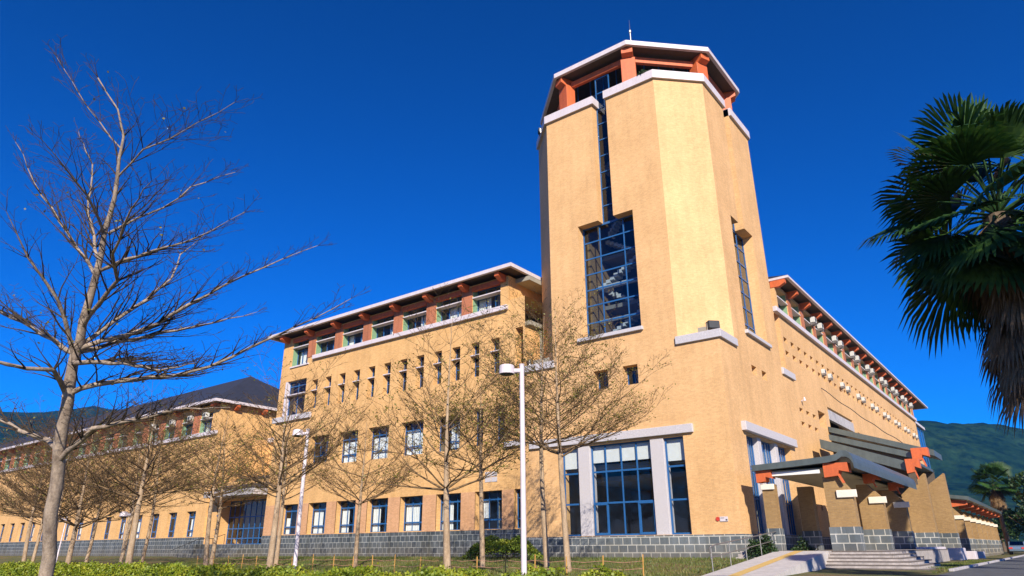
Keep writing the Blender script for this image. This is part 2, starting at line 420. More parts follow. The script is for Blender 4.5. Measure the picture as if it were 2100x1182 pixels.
def window(parent, plane, c, u0, u1, z0, z1, depth, mu=(), mz=(), bar=.07, thick=None, glass='glass', curtain=None, mat='blue'):
    """blue frame with bars at fractions mu / mz; its pane (and curtain) are sub-parts"""
    b = MB(); d0, d1 = depth-.10, depth-.02
    pbox(b, plane, c, u0+.004, u0+bar, z0+.004, z1-.004, d0, d1); pbox(b, plane, c, u1-bar, u1-.004, z0+.004, z1-.004, d0, d1)
    pbox(b, plane, c, u0+bar, u1-bar, z0+.004, z0+bar, d0, d1); pbox(b, plane, c, u0+bar, u1-bar, z1-bar, z1-.004, d0, d1)
    tz = thick or {}
    for f in mz:
        z = z0+(z1-z0)*f; h = tz.get(f, bar)*.5
        pbox(b, plane, c, u0+bar, u1-bar, z-h, z+h, d0+.003, d1-.003)
    for f in mu:
        u = u0+(u1-u0)*f
        pbox(b, plane, c, u-bar*.4, u+bar*.4, z0+bar, z1-bar, d0+.006, d1-.006)
    w = b.build('window', M[mat], parent)
    p = MB()
    if plane == 'Y': p.quad((u0,c+depth-.05,z0),(u1,c+depth-.05,z0),(u1,c+depth-.05,z1),(u0,c+depth-.05,z1))
    else: p.quad((c-depth+.05,u0,z0),(c-depth+.05,u1,z0),(c-depth+.05,u1,z1),(c-depth+.05,u0,z1))
    p.build('pane', M[glass], w)
    if curtain:
        q = MB()
        for (a, e, f, g) in curtain:
            n = max(2, int((e-a)*(u1-u0)/.09)); flat = g > .95
            for k in range(n):           # pleats
                ua = u0+(u1-u0)*(a+(e-a)*k/n); ub = u0+(u1-u0)*(a+(e-a)*(k+1)/n)
                da, db = (depth+.06, depth+.06) if flat else (depth+.08, depth+.13) if k % 2 else (depth+.13, depth+.08)
                za, zb = z0+(z1-z0)*f, z0+(z1-z0)*g
                if plane == 'Y': q.quad((ua,c+da,za),(ub,c+db,za),(ub,c+db,zb),(ua,c+da,zb))
                else: q.quad((c-da,ua,za),(c-db,ub,za),(c-db,ub,zb),(c-da,ua,zb))
        q.build('curtain', M['curtain'], w)
    return w
def corbel(parent, plane, c, u, z, w=.42, out=1.0):
    """orange beam end under the eaves with a slanting underside"""
    b = MB(); h = .55
    if plane == 'Y':
        poly = [(u-w/2, c+.3, z), (u-w/2, c-out, z), (u-w/2, c-out, z-.30), (u-w/2, c-out*.45, z-h), (u-w/2, c+.3, z-h)]; d = (w,0,0)
    else:
        poly = [(c-.3, u-w/2, z), (c-.3, u-w/2, z-h), (c+out*.45, u-w/2, z-h), (c+out, u-w/2, z-.30), (c+out, u-w/2, z)]; d = (0,w,0)
    b.prism(poly, d)
    return b.build('corbel', M['orange'], parent)

# ------------------------------------------------------------------ corner tower
tw = thing('tower_building', 'tall octagonal tan brick tower with slit windows and an open orange pillared top', 'tower', (-22.05,47.5,1.0))
tw_inv = Matrix.Translation((22.05,-47.5,-1.0))
BUILDINGS = [(tw, tw_inv)]
X0, X1, Y0, Y1 = -29.6, -14.5, 40.0, 55.1; CH = 2.72; ZC = 13.75; ZT = 35.0
wall = MB()
opsL = [(-26.45,-17.48,2.32,8.0,.9), (-24.3,-19.7,15.45,24.2,.93), (-22.55,-21.27,24.2,ZT,.93), (-21.3,-20.2,11.65,12.95,.8), (-23.55,-22.45,11.65,12.95,.8)]
opsR = [(42.6,51.6,2.32,8.2,.9), (45.2,49.8,15.45,24.2,.93), (46.77,48.05,24.2,ZT,.93), (45.4,46.4,12.45,13.08,.8), (47.45,48.45,12.45,13.08,.8)]
cut = lambda ops, lo, hi: [(a,b_,max(f,lo),min(g,hi),d) for a,b_,f,g,d in ops if f < hi and g > lo]
facade(wall, 'Y', Y0, X0, X1, .6, ZC, cut(opsL, .6, ZC))
facade(wall, 'X', X1, Y0, Y1, .6, ZC, cut(opsR, .6, ZC))
facade(wall, 'Y', Y0, X0+CH, X1-CH, ZC, ZT, cut(opsL, ZC, ZT))
facade(wall, 'X', X1, Y0+CH, Y1-CH, ZC, ZT, cut(opsR, ZC, ZT))
def vq(b, p, q, z0, z1): b.quad((p[0],p[1],z0),(q[0],q[1],z0),(q[0],q[1],z1),(p[0],p[1],z1))
oct_t = [(X0+CH,Y0),(X1-CH,Y0),(X1,Y0+CH),(X1,Y1-CH),(X1-CH,Y1),(X0+CH,Y1),(X0,Y1-CH),(X0,Y0+CH)]
vq(wall, oct_t[1], oct_t[2], ZC, ZT); vq(wall, oct_t[3], oct_t[4], ZC, ZT); vq(wall, oct_t[4], oct_t[5], ZC, ZT)
vq(wall, oct_t[5], oct_t[6], ZC, ZT); vq(wall, oct_t[6], oct_t[7], ZC, ZT); vq(wall, oct_t[7], oct_t[0], ZC, ZT)
vq(wall, (X1,Y1), (X0,Y1), .6, ZC); vq(wall, (X0,Y1), (X0,Y0), .6, ZC)
for a, b_, c_ in (((X1-CH,Y0),(X1,Y0),(X1,Y0+CH)), ((X0+CH,Y0),(X0,Y0+CH),(X0,Y0)), ((X1,Y1-CH),(X1,Y1),(X1-CH,Y1))):
    wall.add([(p[0],p[1],ZC) for p in (a,b_,c_)], [(0,1,2)])
wall.build('wall', M['brick_pale'], tw)
# terrace deck behind the parapets
dk = MB(); dk.v = [(p[0]+(-.5 if p[0] > -22 else .5), p[1]+(-1.0 if p[1] > 47 else 1.0), 34.2) for p in oct_t]; dk.f = [tuple(range(8))]
dk.build('terrace', M['slab'], tw)
# inner core so that one cannot look through, floors, staircase
ins = MB()
for z in (2.25, 6.2, 10.3, 14.6, 18.6, 22.6, 26.6, 30.6): ins.box(X0+2.9, X1-2.9, Y0+2.95, Y1-2.95, z-.3, z)
ins.box(X0+1.5, X0+1.8, Y0+3, Y1-3, .6, 34); ins.box(X0+3, X1-3, Y1-1.8, Y1-1.5, .6, 34)
for z in (2.25, 6.8, 10.3, 14.9): ins.box(X0+.2, X1-1.2, Y0+1.0, Y0+2.94, z-.3, z); ins.box(X1-2.85, X1-1.1, Y0+2.96, Y1-1.0, z-.3, z)
ins.build('interior_floor', M['inside'], tw)
st = MB()
for k, (za, zb, xa, xb) in enumerate(((15.6,17.6,-23.9,-20.2),(17.6,19.7,-20.2,-23.9),(19.7,21.8,-23.9,-20.2),(21.8,23.9,-20.2,-23.9),(23.9,26.6,-22.9,-20.9),(26.6,29.4,-20.9,-22.9),(29.4,32.2,-22.9,-20.9))):
    n = 11
    for i in range(n):
        t = i/n; xx = xa+(xb-xa)*t; z = za+(zb-za)*t; w = abs(xb-xa)/n
        st.box(xx-w*.5, xx+w*.5, Y0+2.2+.9*(k % 2), Y0+3.0+.9*(k % 2), z, z+(zb-za)/n+.08)
st.box(-24.2,-19.8,Y0+1.9,Y0+2.1,19.55,19.85); st.box(-24.2,-19.8,Y0+1.9,Y0+2.1,17.0,17.2)
st.build('staircase', M['stair'], tw)
wr = MB(); wr.box(-24.28,-24.0,Y0+1.2,Y0+6,15.5,34); wr.build('stair_wall', M['brick_dark'], tw)
# windows of the tower
window(tw, 'Y', Y0, -24.3, -19.7, 15.45, 24.2, .80, mu=(.31,.74), mz=(.14,.29,.43,.57,.71,.86), bar=.10, glass='glass_dark')
window(tw, 'Y', Y0, -22.55, -21.27, 24.2, 37.2, .82, mz=tuple(i/9 for i in range(1,9)), bar=.08, glass='glass_dark')
window(tw, 'X', X1, 45.2, 49.8, 15.45, 24.2, .88, mu=(.26,.69), mz=(.14,.29,.43,.57,.71,.86), bar=.10, glass='glass_dark')
window(tw, 'X', X1, 46.77, 48.05, 24.2, 37.2, .82, mz=tuple(i/9 for i in range(1,9)), bar=.08, glass='glass_dark')
window(tw, 'Y', Y0, -21.3, -20.2, 11.65, 12.95, .72, mu=(.5,), glass='glass_dark')
window(tw, 'Y', Y0, -23.55, -22.45, 11.65, 12.95, .72, mu=(.5,), glass='glass_dark')
blind = [(0,1,.75,1)]
g1 = window(tw, 'Y', Y0, -24.2, -19.75, 2.32, 8.0, .36, mu=(.24,.5,.75), mz=(.35,.695), bar=.11, curtain=[(0,1,.80,.985)])
window(tw, 'Y', Y0, -18.85, -17.48, 2.32, 8.0, .36, mz=(.35,.695), bar=.11, curtain=[(0,1,.755,.985)])
window(tw, 'Y', Y0, -26.45, -25.1, 2.32, 8.0, .36, mz=(.35,.695), bar=.11, curtain=[(0,1,.755,.985)])
for ua, ub in ((-24.15,-23.1),(-20.95,-19.82)):
    b = MB()
    for x in (ua, ub-.1): pbox(b, 'Y', Y0, x, x+.1, 2.36, 4.28, .20, .28)
    pbox(b, 'Y', Y0, ua, ub, 4.18, 4.3, .19, .28); pbox(b, 'Y', Y0, ua+.1, ub-.1, 2.36, 2.5, .20, .27)
    b.build('door_frame', M['blue'], tw)
for ua, ub in ((42.6,45.0),(45.6,48.4),(49.0,51.6)):
    window(tw, 'X', X1, ua, ub, 2.32, 8.2, .55, mu=(.2,.4,.6,.8), mz=(.35,.66), bar=.10, curtain=[(0,1,.70,.985)])
for ua, ub in ((-25.1,-24.2),(-19.75,-18.85)):
    b = MB(); pbox(b, 'Y', Y0, ua, ub, 2.32, 8.14, .04, .8); b.build('column', M['granite'], tw, bevel=.015)
for ua, ub in ((45.0,45.6),(48.4,49.0)):
    b = MB(); pbox(b, 'X', X1, ua, ub, 2.32, 8.28, .1, .7); b.build('column', M['granite'], tw, bevel=.015)
ln = MB(); pbox(ln, 'Y', Y0, -29.0, -16.75, 8.14, 8.66, -.20, .4); ln.build('lintel', M['granite'], tw, bevel=.02)
ln = MB(); pbox(ln, 'X', X1, 42.0, 52.4, 8.28, 8.84, -.30, .4); ln.build('lintel', M['granite'], tw, bevel=.02)
sl = MB(); pbox(sl, 'Y', Y0, -24.65, -19.55, 15.18, 15.44, -.22, .7); sl.build('window_sill', M['granite'], tw, bevel=.02)
sl = MB(); pbox(sl, 'X', X1, 45.0, 50.0, 15.18, 15.44, -.22, .4); sl.build('window_sill', M['granite'], tw, bevel=.02)
# V shaped ledges where the chamfer turns into a square corner
def vledge(cx, cy, sx, sy, ln_):
    b = MB(); z0, z1 = ZC-.02, ZC+.5; o = .16
    pts = [(cx-sx*ln_, cy-sy*o), (cx+sx*o, cy-sy*o), (cx+sx*o, cy+sy*ln_), (cx-sx*(ln_*.05), cy+sy*ln_), (cx-sx*ln_, cy+sy*(ln_*.05))]
    poly = [(p[0], p[1], z0) for p in pts]
    b.prism(poly, (0,0,z1-z0)); return b.build('ledge', M['granite'], tw, bevel=.02)
vledge(X1, Y0, 1, 1, 2.85); vledge(X0, Y0, -1, 1, 2.85); vledge(X1, Y1, 1, -1, 2.85)
# white coping round the top
cb = MB(); z0, z1 = 34.33, 35.02; o = .20
cb.box(X0+CH, -22.55, Y0-o, Y0+.93, z0, z1); cb.box(-22.548, -22.35, Y0-.2, Y0+.80, z0+.003, z1-.003)
cb.box(-21.27-.12, X1-CH, Y0-o, Y0+.93, z0, z1)
cb.box(X1-.93, X1+o, Y0+CH, 46.77+.1, z0, z1); cb.box(X1-.93, X1+o, 48.05, Y1-CH, z0, z1)
k = o*.4142
def chcop(p, q, nx, ny):
    poly = [(p[0]+nx*o, p[1]+ny*o, z0-.002), (q[0]+nx*o, q[1]+ny*o, z0-.002), (q[0]-nx*.7, q[1]-ny*.7, z0-.002), (p[0]-nx*.7, p[1]-ny*.7, z0-.002)]
    cb.prism(poly, (0,0,z1-z0+.004))
s2 = .7071
def mit(): pass
# mitred corner pieces
chcop((X1-CH-k*.0,Y0-.0),(X1,Y0+CH),s2,-s2); chcop((X0,Y0+CH),(X0+CH,Y0),-s2,-s2); chcop((X1,Y1-CH),(X1-CH,Y1),s2,s2)
for px_, py_, a, c_ in ((X1-CH,Y0,(0,-1),(s2,-s2)),(X1,Y0+CH,(s2,-s2),(1,0)),(X0+CH,Y0,(-s2,-s2),(0,-1)),(X1,Y1-CH,(1,0),(s2,s2))):
    mx_ = (a[0]+c_[0], a[1]+c_[1]); l = (mx_[0]**2+mx_[1]**2)/2
    cb.prism([(px_,py_,z0-.001),(px_+a[0]*o,py_+a[1]*o,z0-.001),(px_+mx_[0]/l*o/1.0,py_+mx_[1]/l*o/1.0,z0-.001),(px_+c_[0]*o,py_+c_[1]*o,z0-.001)], (0,0,z1-z0+.002))
cb.build('coping', M['white'], tw)
# open top: glass drum, orange pillars, ring beam and roof
cx, cy = -22.3, 47.6
def octa(h, s): return [(cx-s,cy-h),(cx+s,cy-h),(cx+h,cy-s),(cx+h,cy+s),(cx+s,cy+h),(cx-s,cy+h),(cx-h,cy+s),(cx-h,cy-s)]
RH, RS = 8.1, 3.36; ZR = 38.15
dr = octa(5.9, 2.44)
gm = MB(); fm = MB()
for i in range(8):
    p, q = Vector(dr[i]), Vector(dr[(i+1) % 8])
    vq(gm, p, q, 34.2, ZR)
    for t in (0,.25,.5,.75):
        a = p.lerp(q, t); fm.tube([(a.x,a.y,34.2),(a.x,a.y,ZR)], .055, 4)
    for z in (35.3, 36.5): fm.tube([(p.x,p.y,z),(q.x,q.y,z)], .05, 4)
dw = fm.build('window', M['blue'], tw); gm.build('pane', M['glass_dark'], dw)
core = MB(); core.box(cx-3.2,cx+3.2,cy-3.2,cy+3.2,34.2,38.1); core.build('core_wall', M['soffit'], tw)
pv = octa(6.95, 2.88)
for i in range(8):
    p = Vector(pv[i]); d = (p-Vector((cx,cy))).normalized(); t_ = Vector((-d.y,d.x))
    b = MB(); w, e = .56, .42
    a = [p+t_*w-d*e, p-t_*w-d*e, p-t_*w+d*e, p+t_*w+d*e]
    b.prism([(q.x,q.y,34.2) for q in a], (0,0,3.25))
    b2 = [(p+t_*w-d*e), (p-t_*w-d*e), (p-t_*w+d*e), (p+t_*w+d*e)]
    b.build('pillar', M['orange'], tw, bevel=.02)
    c_ = MB(); w = .44
    f0 = p-d*.55-t_*w
    prof = [(-.55,37.45),(.422,37.45),(.85,37.62),(.85,38.10),(-.55,38.10)]
    c_.prism([((p+d*x-t_*w).x,(p+d*x-t_*w).y,z) for x,z in prof], (t_.x*2*w, t_.y*2*w, 0))
    c_.build('corbel', M['orange'], tw, bevel=.015)
rb = MB()
for i in range(8):
    p, q = Vector(pv[i]), Vector(pv[(i+1) % 8]); d = (q-p).normalized(); n = Vector((d.y,-d.x))
    p, q = p+d*.5, q-d*.5
    rb.prism([(p.x-n.x*.15,p.y-n.y*.15,37.3),(q.x-n.x*.15,q.y-n.y*.15,37.3),(q.x+n.x*.15,q.y+n.y*.15,37.3),(p.x+n.x*.15,p.y+n.y*.15,37.3)], (0,0,.5))
rb.build('ring_beam', M['orange'], tw)
ro = octa(RH, RS)
b = MB(); b.v = [(p[0],p[1],ZR) for p in octa(RH-.02, RS-.01)] + [(p[0],p[1],ZR+.12) for p in octa(RH-.02, RS-.01)] + [(cx,cy,42.6)]
b.f = [tuple(range(8))] + [(8+i, 8+(i+1) % 8, 16) for i in range(8)]
rf = b.build('roof', M['soffit'], tw)
b = MB()
ri = octa(RH-.25, RS-.10)
for i in range(8):
    p, q, r_, s_ = ro[i], ro[(i+1) % 8], ri[(i+1) % 8], ri[i]
    b.prism([(p[0],p[1],ZR-.05),(q[0],q[1],ZR-.05),(r_[0],r_[1],ZR-.05),(s_[0],s_[1],ZR-.05)], (0,0,.40))
b.build('fascia', M['white'], rf)
b = MB(); b.tube([(cx,cy,42.4),(cx,cy,46.8)], [.055,.05], 6); b.tube([(cx,cy,46.6),(cx,cy,46.85)], .11, 6); b.tube([(cx,cy,46.8),(cx,cy,48.1)], [.03,.012], 5)
b.build('lightning_rod', M['steel'], tw)
# stone plinth
def plinth(parent, plane, c, u0, u1, z0, z1, mat, out=.09, gap=()):
    b = MB(); u = u0
    for ga, gb in list(gap)+[(u1,u1)]:
        pbox(b, plane, c, u, ga, z0, z1, -out, .2); u = gb
    return b.build('plinth', M[mat], parent)
plinth(tw, 'Y', Y0, X0, X1+.09, .3, 2.30, 'stone'); plinth(tw, 'X', X1, Y0+.21, Y1, .3, 2.30, 'stone')

# ------------------------------------------------------------------ left wing
lw = thing('wing_building', 'four storey tan brick wing left of the tower with slit windows and dark eaved roof', 'building', (-46,47,1.0))
LY = 40.35; LX0, LX1 = -60.8, -31.2; LZ = 22.1
ops = []
topc = [-32.0-4.1*i for i in range(7)]          # right jambs of the top-floor bays (left edge of each pillar at its right)
bays = []
for i in range(7):
    r_ = topc[i]; l = r_-2.95 if i < 6 else -59.2
    bays.append((l, r_)); ops.append((l, r_, 19.62 if i < 6 else 19.0, 21.75, .75))
slits = [-32.1-2.045*i for i in range(12)]
for x in slits: ops.append((x-.9, x, 14.3, 17.1, .66))
ops.append((-59.8,-56.4,14.0,17.5,.45))
w2 = [(-54.8,-52.15,9.1,11.55)] + [(x-2.6,x,8.8,11.55) for x in (-48.1,-44.15,-40.05,-36.05)]
for x in w2: ops.append(x+(.66,))
for x in (-33.7,-31.6): ops.append((x-.9,x,8.9,11.7,.5))
w1 = [(x-2.55,x) for x in (-55.75,-51.65,-47.75,-43.75,-39.8,-35.8,-31.86)]
for a, e in w1: ops.append((a,e,2.92,5.56,.68))
for x, z in ((-58.5,10.6),(-57.6,9.5),(-59.3,9.5)): ops.append((x-.5,x,z-.5,z,.4))
wall = MB()
facade(wall, 'Y', LY, LX0, LX1, .6, LZ, ops)
vq(wall, (LX1,LY), (LX1,LY+13.5), 19.5, LZ); vq(wall, (LX0,LY+13.5), (LX0,LY), .6, LZ); vq(wall, (LX1,LY+13.5),(LX0,LY+13.5),.6,LZ)
facade(wall, 'Y', LY, LX1, X0-.003, .6, 20.0, [(-30.55,X0-.2,13.95,17.55,2.2),(-30.75,X0-.35,2.92,5.56,.5)])
wall.quad((LX1,LY,20.0),(X0,LY,20.0),(X0,LY+9,20.0),(LX1,LY+9,20.0))
wall.build('wall', M['brick'], lw)
ins = MB()
for z in (2.85, 6.9, 12.6, 18.3, 22.05): ins.box(LX0+.2, X0-.2, LY+.95, LY+13.3, z-.35, z)
ins.box(LX0+.3, X0-.3, LY+6.5, LY+6.7, .7, 19); ins.box(LX0+.3, LX1-.2, LY+6.5, LY+6.7, 19, 22)
ins.box(-30.6,X0-.1,LY+2.25,LY+2.4,13.8,17.7)
for x in (-56,-48,-40,-33): ins.box(x-.1,x+.1,LY+1.0,LY+6.4,2.9,21.5)
ins.build('interior_floor', M['inside'], lw)
plinth(lw, 'Y', LY, LX0, X0-.02, .3, 2.86, 'stone_fine', .08)
cr = random.Random(11)
for i, (l, r_) in enumerate(bays):
    z0 = 19.62 if i < 6 else 19.0
    cu = [[(0,.45,0,.62)],[(.3,.75,0,.62)],[(.5,.8,0,.62)],[(.55,1,0,.62)],[(0,.3,0,.6),(.6,1,0,.6)],None,[(.1,.5,0,.6)]][i]
    window(lw, 'Y', LY, l, r_, z0, 21.75, .70, mu=(.33,.66), mz=(.63,), bar=.08, curtain=cu)
    b = MB(); pbox(b, 'Y', LY, l-.02, l+.03, z0, 21.75, .06, .6); b.build('green_jamb', M['green'], lw)
    b = MB(); pbox(b, 'Y', LY, l, r_, 20.93, 21.02, -.05, .55); b.build('sunshade_fin', M['white'], lw)
    b = MB(); pbox(b, 'Y', LY, l, r_, 21.55, 21.95, -.12, .2); b.build('beam', M['orange'], lw)
for i in range(6):
    xm = (topc[i+1]+bays[i][0])/2
    b = MB(); pbox(b, 'Y', LY, topc[i+1]+.01, bays[i][0]-.03, 19.55, 21.9, -.06, .3); b.build('pillar', M['pillar'], lw)
for xm in [(topc[i+1]+bays[i][0])/2 for i in range(6)]+[LX1-.45, LX0+.75]:
    corbel(lw, 'Y', LY, xm, 22.18)
b = MB(); pbox(b, 'Y', LY, -55.55, LX1-.02, 19.18, 19.58, -.28, .1); b.build('ledge', M['white'], lw, bevel=.02)
b = MB(); pbox(b, 'Y', LY, -59.3, -56.3, 18.85, 18.99, -.12, .3); b.build('window_sill', M['white'], lw)
for x in slits:
    window(lw, 'Y', LY, x-.9, x, 14.3, 17.1, .62, mz=(.35,.62), bar=.06, glass='glass_dark')
    b = MB(); pbox(b, 'Y', LY, x-.9, x-.003, 16.02, 16.10, -.06, .5); b.build('sunshade_fin', M['white'], lw)
window(lw, 'Y', LY, -59.5, -56.4, 14.0, 17.5, .45, mu=(.45,), mz=(.6,.85), bar=.10, glass='glass')
b = MB(); pbox(b, 'Y', LY, -59.78, -59.5, 14.0, 17.48, -.03, .4); pbox(b, 'Y', LY, -59.5, -56.42, 16.0, 16.1, -.08, .35); b.build('window_surround', M['white'], lw)
b = MB(); pbox(b, 'Y', LY, -61.1, -55.1, 13.42, 13.95, -.25, .1); b.build('window_sill', M['granite'], lw, bevel=.02)
cc = [None,[(0,1,.28,.68),(0,1,0,.25)],[(0,1,.0,.7)],[(0,1,0,.75)],[(.4,1,.1,.8)]]
for i, (a, e, f, g) in enumerate(w2): window(lw, 'Y', LY, a, e, f, g, .62, mu=(.33,.66), mz=(.27,.76), bar=.05, thick={.27:.10,.76:.10}, curtain=cc[i])
for x in (-33.7,-31.6):
    window(lw, 'Y', LY, x-.9, x, 8.9, 11.7, .46, mz=(.4,.7), bar=.06, glass='glass_dark')
b = MB(); pbox(b, 'Y', LY, -31.5, X0-.02, 8.55, 8.95, -.25, .1); b.build('window_sill', M['granite'], lw, bevel=.02)
c1 = [[(.0,.25,.0,.55),(.55,1,0,.3)],[(0,.5,.0,.76),(.75,1,0,.76)],[(0,.4,0,.76)],[(0,.36,0,.78)],[(0,.62,.0,.78),(.8,1,0,.78)],[(0,.45,0,.78)],[(0,.34,.3,.78)]]
for i, (a, e) in enumerate(w1): window(lw, 'Y', LY, a, e, 2.92, 5.56, .64, mu=(.36,.68), mz=(.25,.78), bar=.05, thick={.25:.11,.78:.11}, curtain=c1[i])
window(lw, 'Y', LY, -30.75, X0-.35, 2.92, 5.56, .46, mu=(.5,), mz=(.25,.78), bar=.07)
for x, z in ((-33.17,6.74),(-32.57,6.74),(-33.17,6.35),(-32.57,6.35)):
    b = MB(); pbox(b, 'Y', LY, x-.27, x+.27, z-.17, z+.17, -.03, .05); b.build('vent', M['granite'], lw)
def hiproof(parent, x0, x1, y0, y1, ze, zr, hip, soffit=True, fz=.30):
    """hipped roof with white fascia; eave rectangle x0..x1,y0..y1"""
    ym = (y0+y1)/2; xm = (x0+x1)/2
    b = MB()
    if x1-x0 >= y1-y0: rv = [(x0+hip,ym,zr),(x1-hip,ym,zr)]; fs_ = [(0,1,5,4),(1,2,5),(2,3,4,5),(3,0,4)]
    else: rv = [(xm,y0+hip,zr),(xm,y1-hip,zr)]; fs_ = [(0,1,4),(1,2,5,4),(2,3,5),(3,0,4,5)]
    b.v = [(x0,y0,ze+.02),(x1,y0,ze+.02),(x1,y1,ze+.02),(x0,y1,ze+.02)]+rv
    b.f = fs_
    rf = b.build('roof', M['roof'], parent)
    f = MB(); t = .22
    f.box(x0-.04,x1+.04,y0-.04,y0+t,ze-fz,ze); f.box(x0-.04,x1+.04,y1-t,y1+.04,ze-fz,ze); f.box(x0-.04,x0+t,y0+t,y1-t,ze-fz,ze-.001); f.box(x1-t,x1+.04,y0+t,y1-t,ze-fz,ze-.001)
    f.build('fascia', M['white'], rf)
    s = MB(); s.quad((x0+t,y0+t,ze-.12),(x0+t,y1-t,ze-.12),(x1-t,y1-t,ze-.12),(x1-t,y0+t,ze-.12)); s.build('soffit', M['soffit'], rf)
    return rf
hiproof(lw, -62.0, -30.0, 39.1, 55.2, 22.5, 26.5, 8.0)
ed = sorted([LX0+.02]+[v for a, e in w1 for v in (a, e)]+[-30.77])
for i in range(0, len(ed), 2):
    b = MB(); pbox(b, 'Y', LY, ed[i], ed[i+1], 2.87, 5.56, -.006, .05); b.build('pier_cladding', M['brick_pink'], lw)

# ------------------------------------------------------------------ right wing
rw = thing('wing_building', 'long tan brick wing right of the tower, dotted with rows of small square holes', 'building', (-22,88,1.0))
RX = -14.9; RY0, RY1 = 55.13, 120.0
ops = []
bayR = []
for k in range(17):
    a = 55.5+3.73*k; bayR.append((a, a+2.75)); ops.append((a, a+2.75, 19.7, 21.85, .75))
y = 55.6
hk = 0
while y < 118:
    ops.append((y,y+.92,17.05,17.52,.7)); ops.append((y,y+.92,15.92,16.38,.7)); y += 1.88
for k in range(4):
    yy = 55.15+1.88*k
    ops.append((yy+.05,yy+1.02,11.64,12.0,.7)); ops.append((yy+.05,yy+1.02,10.54,10.9,.7))
ops += [(62.7,65.1,11.2,12.6,1.2),(66.3,75.9,10.6,13.45,1.4)]
ops += [(77.3,79.2,11.9,12.5,.6),(52.5+60,113.1,12.4,12.9,.4)]
for k in range(8):
    for j in range(4): ops.append((57.3+k*1.6, 57.75+k*1.6, 3.2+1.05*j, 3.6+1.05*j, .35)) if j in (1,3) else None
wall = MB()
facade(wall, 'X', RX, RY0, RY1, .6, 22.1, ops)
vq(wall, (RX,RY1),(RX-14,RY1),.6,22.1); vq(wall, (RX-14,RY1),(RX-14,RY0),.6,22.1); vq(wall,(RX-14,RY0),(RX,RY0),.6,22.1)
wall.build('wall', M['brick_pale'], rw)
ins = MB()
for z in (2.85,7.9,13.9,18.5,22.05): ins.box(RX-13.8, RX-1.5, RY0+.2, RY1-.2, z-.35, z)
ins.box(RX-7,RX-6.8,RY0+.3,RY1-.3,.7,22)
ins.build('interior_floor', M['soffit'], rw)  # dark colour deepens the shade seen through the wall holes
plinth(rw, 'X', RX, RY0, RY1, .3, 2.30, 'stone')
for i, (a, e) in enumerate(bayR):
    window(rw, 'X', RX, a, e, 19.7, 21.85, .70, mu=(.33,.66), mz=(.62,), bar=.08, glass='glass_dark', curtain=[(0,1,0,.5)] if i in (0,1,4,7) else None)
    b = MB(); pbox(b, 'X', RX, e-.03, e+.02, 19.7, 21.85, .06, .6); b.build('green_jamb', M['green'], rw)
    b = MB(); pbox(b, 'X', RX, a, e, 20.93, 21.02, -.05, .5); b.build('sunshade_fin', M['white'], rw)
    yb = a+2.75; ya = bayR[i+1][0] if i < 16 else yb+.98
    b = MB(); pbox(b, 'X', RX, yb+.03, min(ya-.01,119.9), 19.6, 22.0, -.06, .3); b.build('pillar', M['pillar'], rw)
    corbel(rw, 'X', RX, (yb+ya)/2, 22.18, .42, .9)
corbel(rw, 'X', RX, 55.3, 22.18, .42, .9)
b = MB(); pbox(b, 'X', RX, 53.9, RY1-.3, 19.22, 19.64, -.28, .1); b.build('ledge', M['white'], rw, bevel=.02)
b = MB(); pbox(b, 'X', RX, 66.32, 75.9, 12.3, 13.2, -.02, .3); b.build('beam', M['concrete'], rw)
b = MB(); pbox(b, 'X', RX, 66.3, 75.9, 10.6, 11.9, 1.1, 1.2); b.build('recess_shade', M['dark'], rw)  # dark sheet standing in for the shade inside the wall opening
hiproof(rw, -31.0, -13.75, 55.3, 128.0, 22.5, 26.4, 8.0, fz=.2)
# glazed stair end of the right wing
gl = MB(); gl.box(RX-10,RX-.6,RY1+.02,RY1+10.5,.6,19.3); gs = gl.build('glazed_end', M['glass_blue'], rw)
b = MB()
for z in (1.0,4.6,8.2,11.8,15.4,19.0): pbox(b,'X',RX-.55,RY1+.02,RY1+10.5,z,z+.12,-.04,.05)
for yy in (120.1,122.6,125.2,127.8,130.4): pbox(b,'X',RX-.55,yy,yy+.1,.7,19.2,-.05,.04)
b.build('mullion', M['blue'], gs)
b = MB(); b.box(RX-10.2,RX-.2,RY1+.02,RY1+10.9,19.32,19.7); b.build('end_ledge', M['white'], rw)
b = MB(); b.box(RX-8,RX-.8,RY1+.02,RY1+6.5,19.75,22.05); b.build('end_wall', M['pillar'], rw)
# hanging black cable
cb = MB(); A = Vector((RX+.06,65.0,14.9)); Bp = Vector((-9.2,79.0,9.6)); pts = []
for i in range(25):
    t = i/24; p = A.lerp(Bp, t); p.z -= .9*4*t*(1-t)*.35; p.z += .06*math.sin(31*t); pts.append(p)
cb.tube(pts, .035, 5)
tag(cb.build('cable', M['black']), 'thin black cable hanging across the right wing down to the porch roof', 'cable')

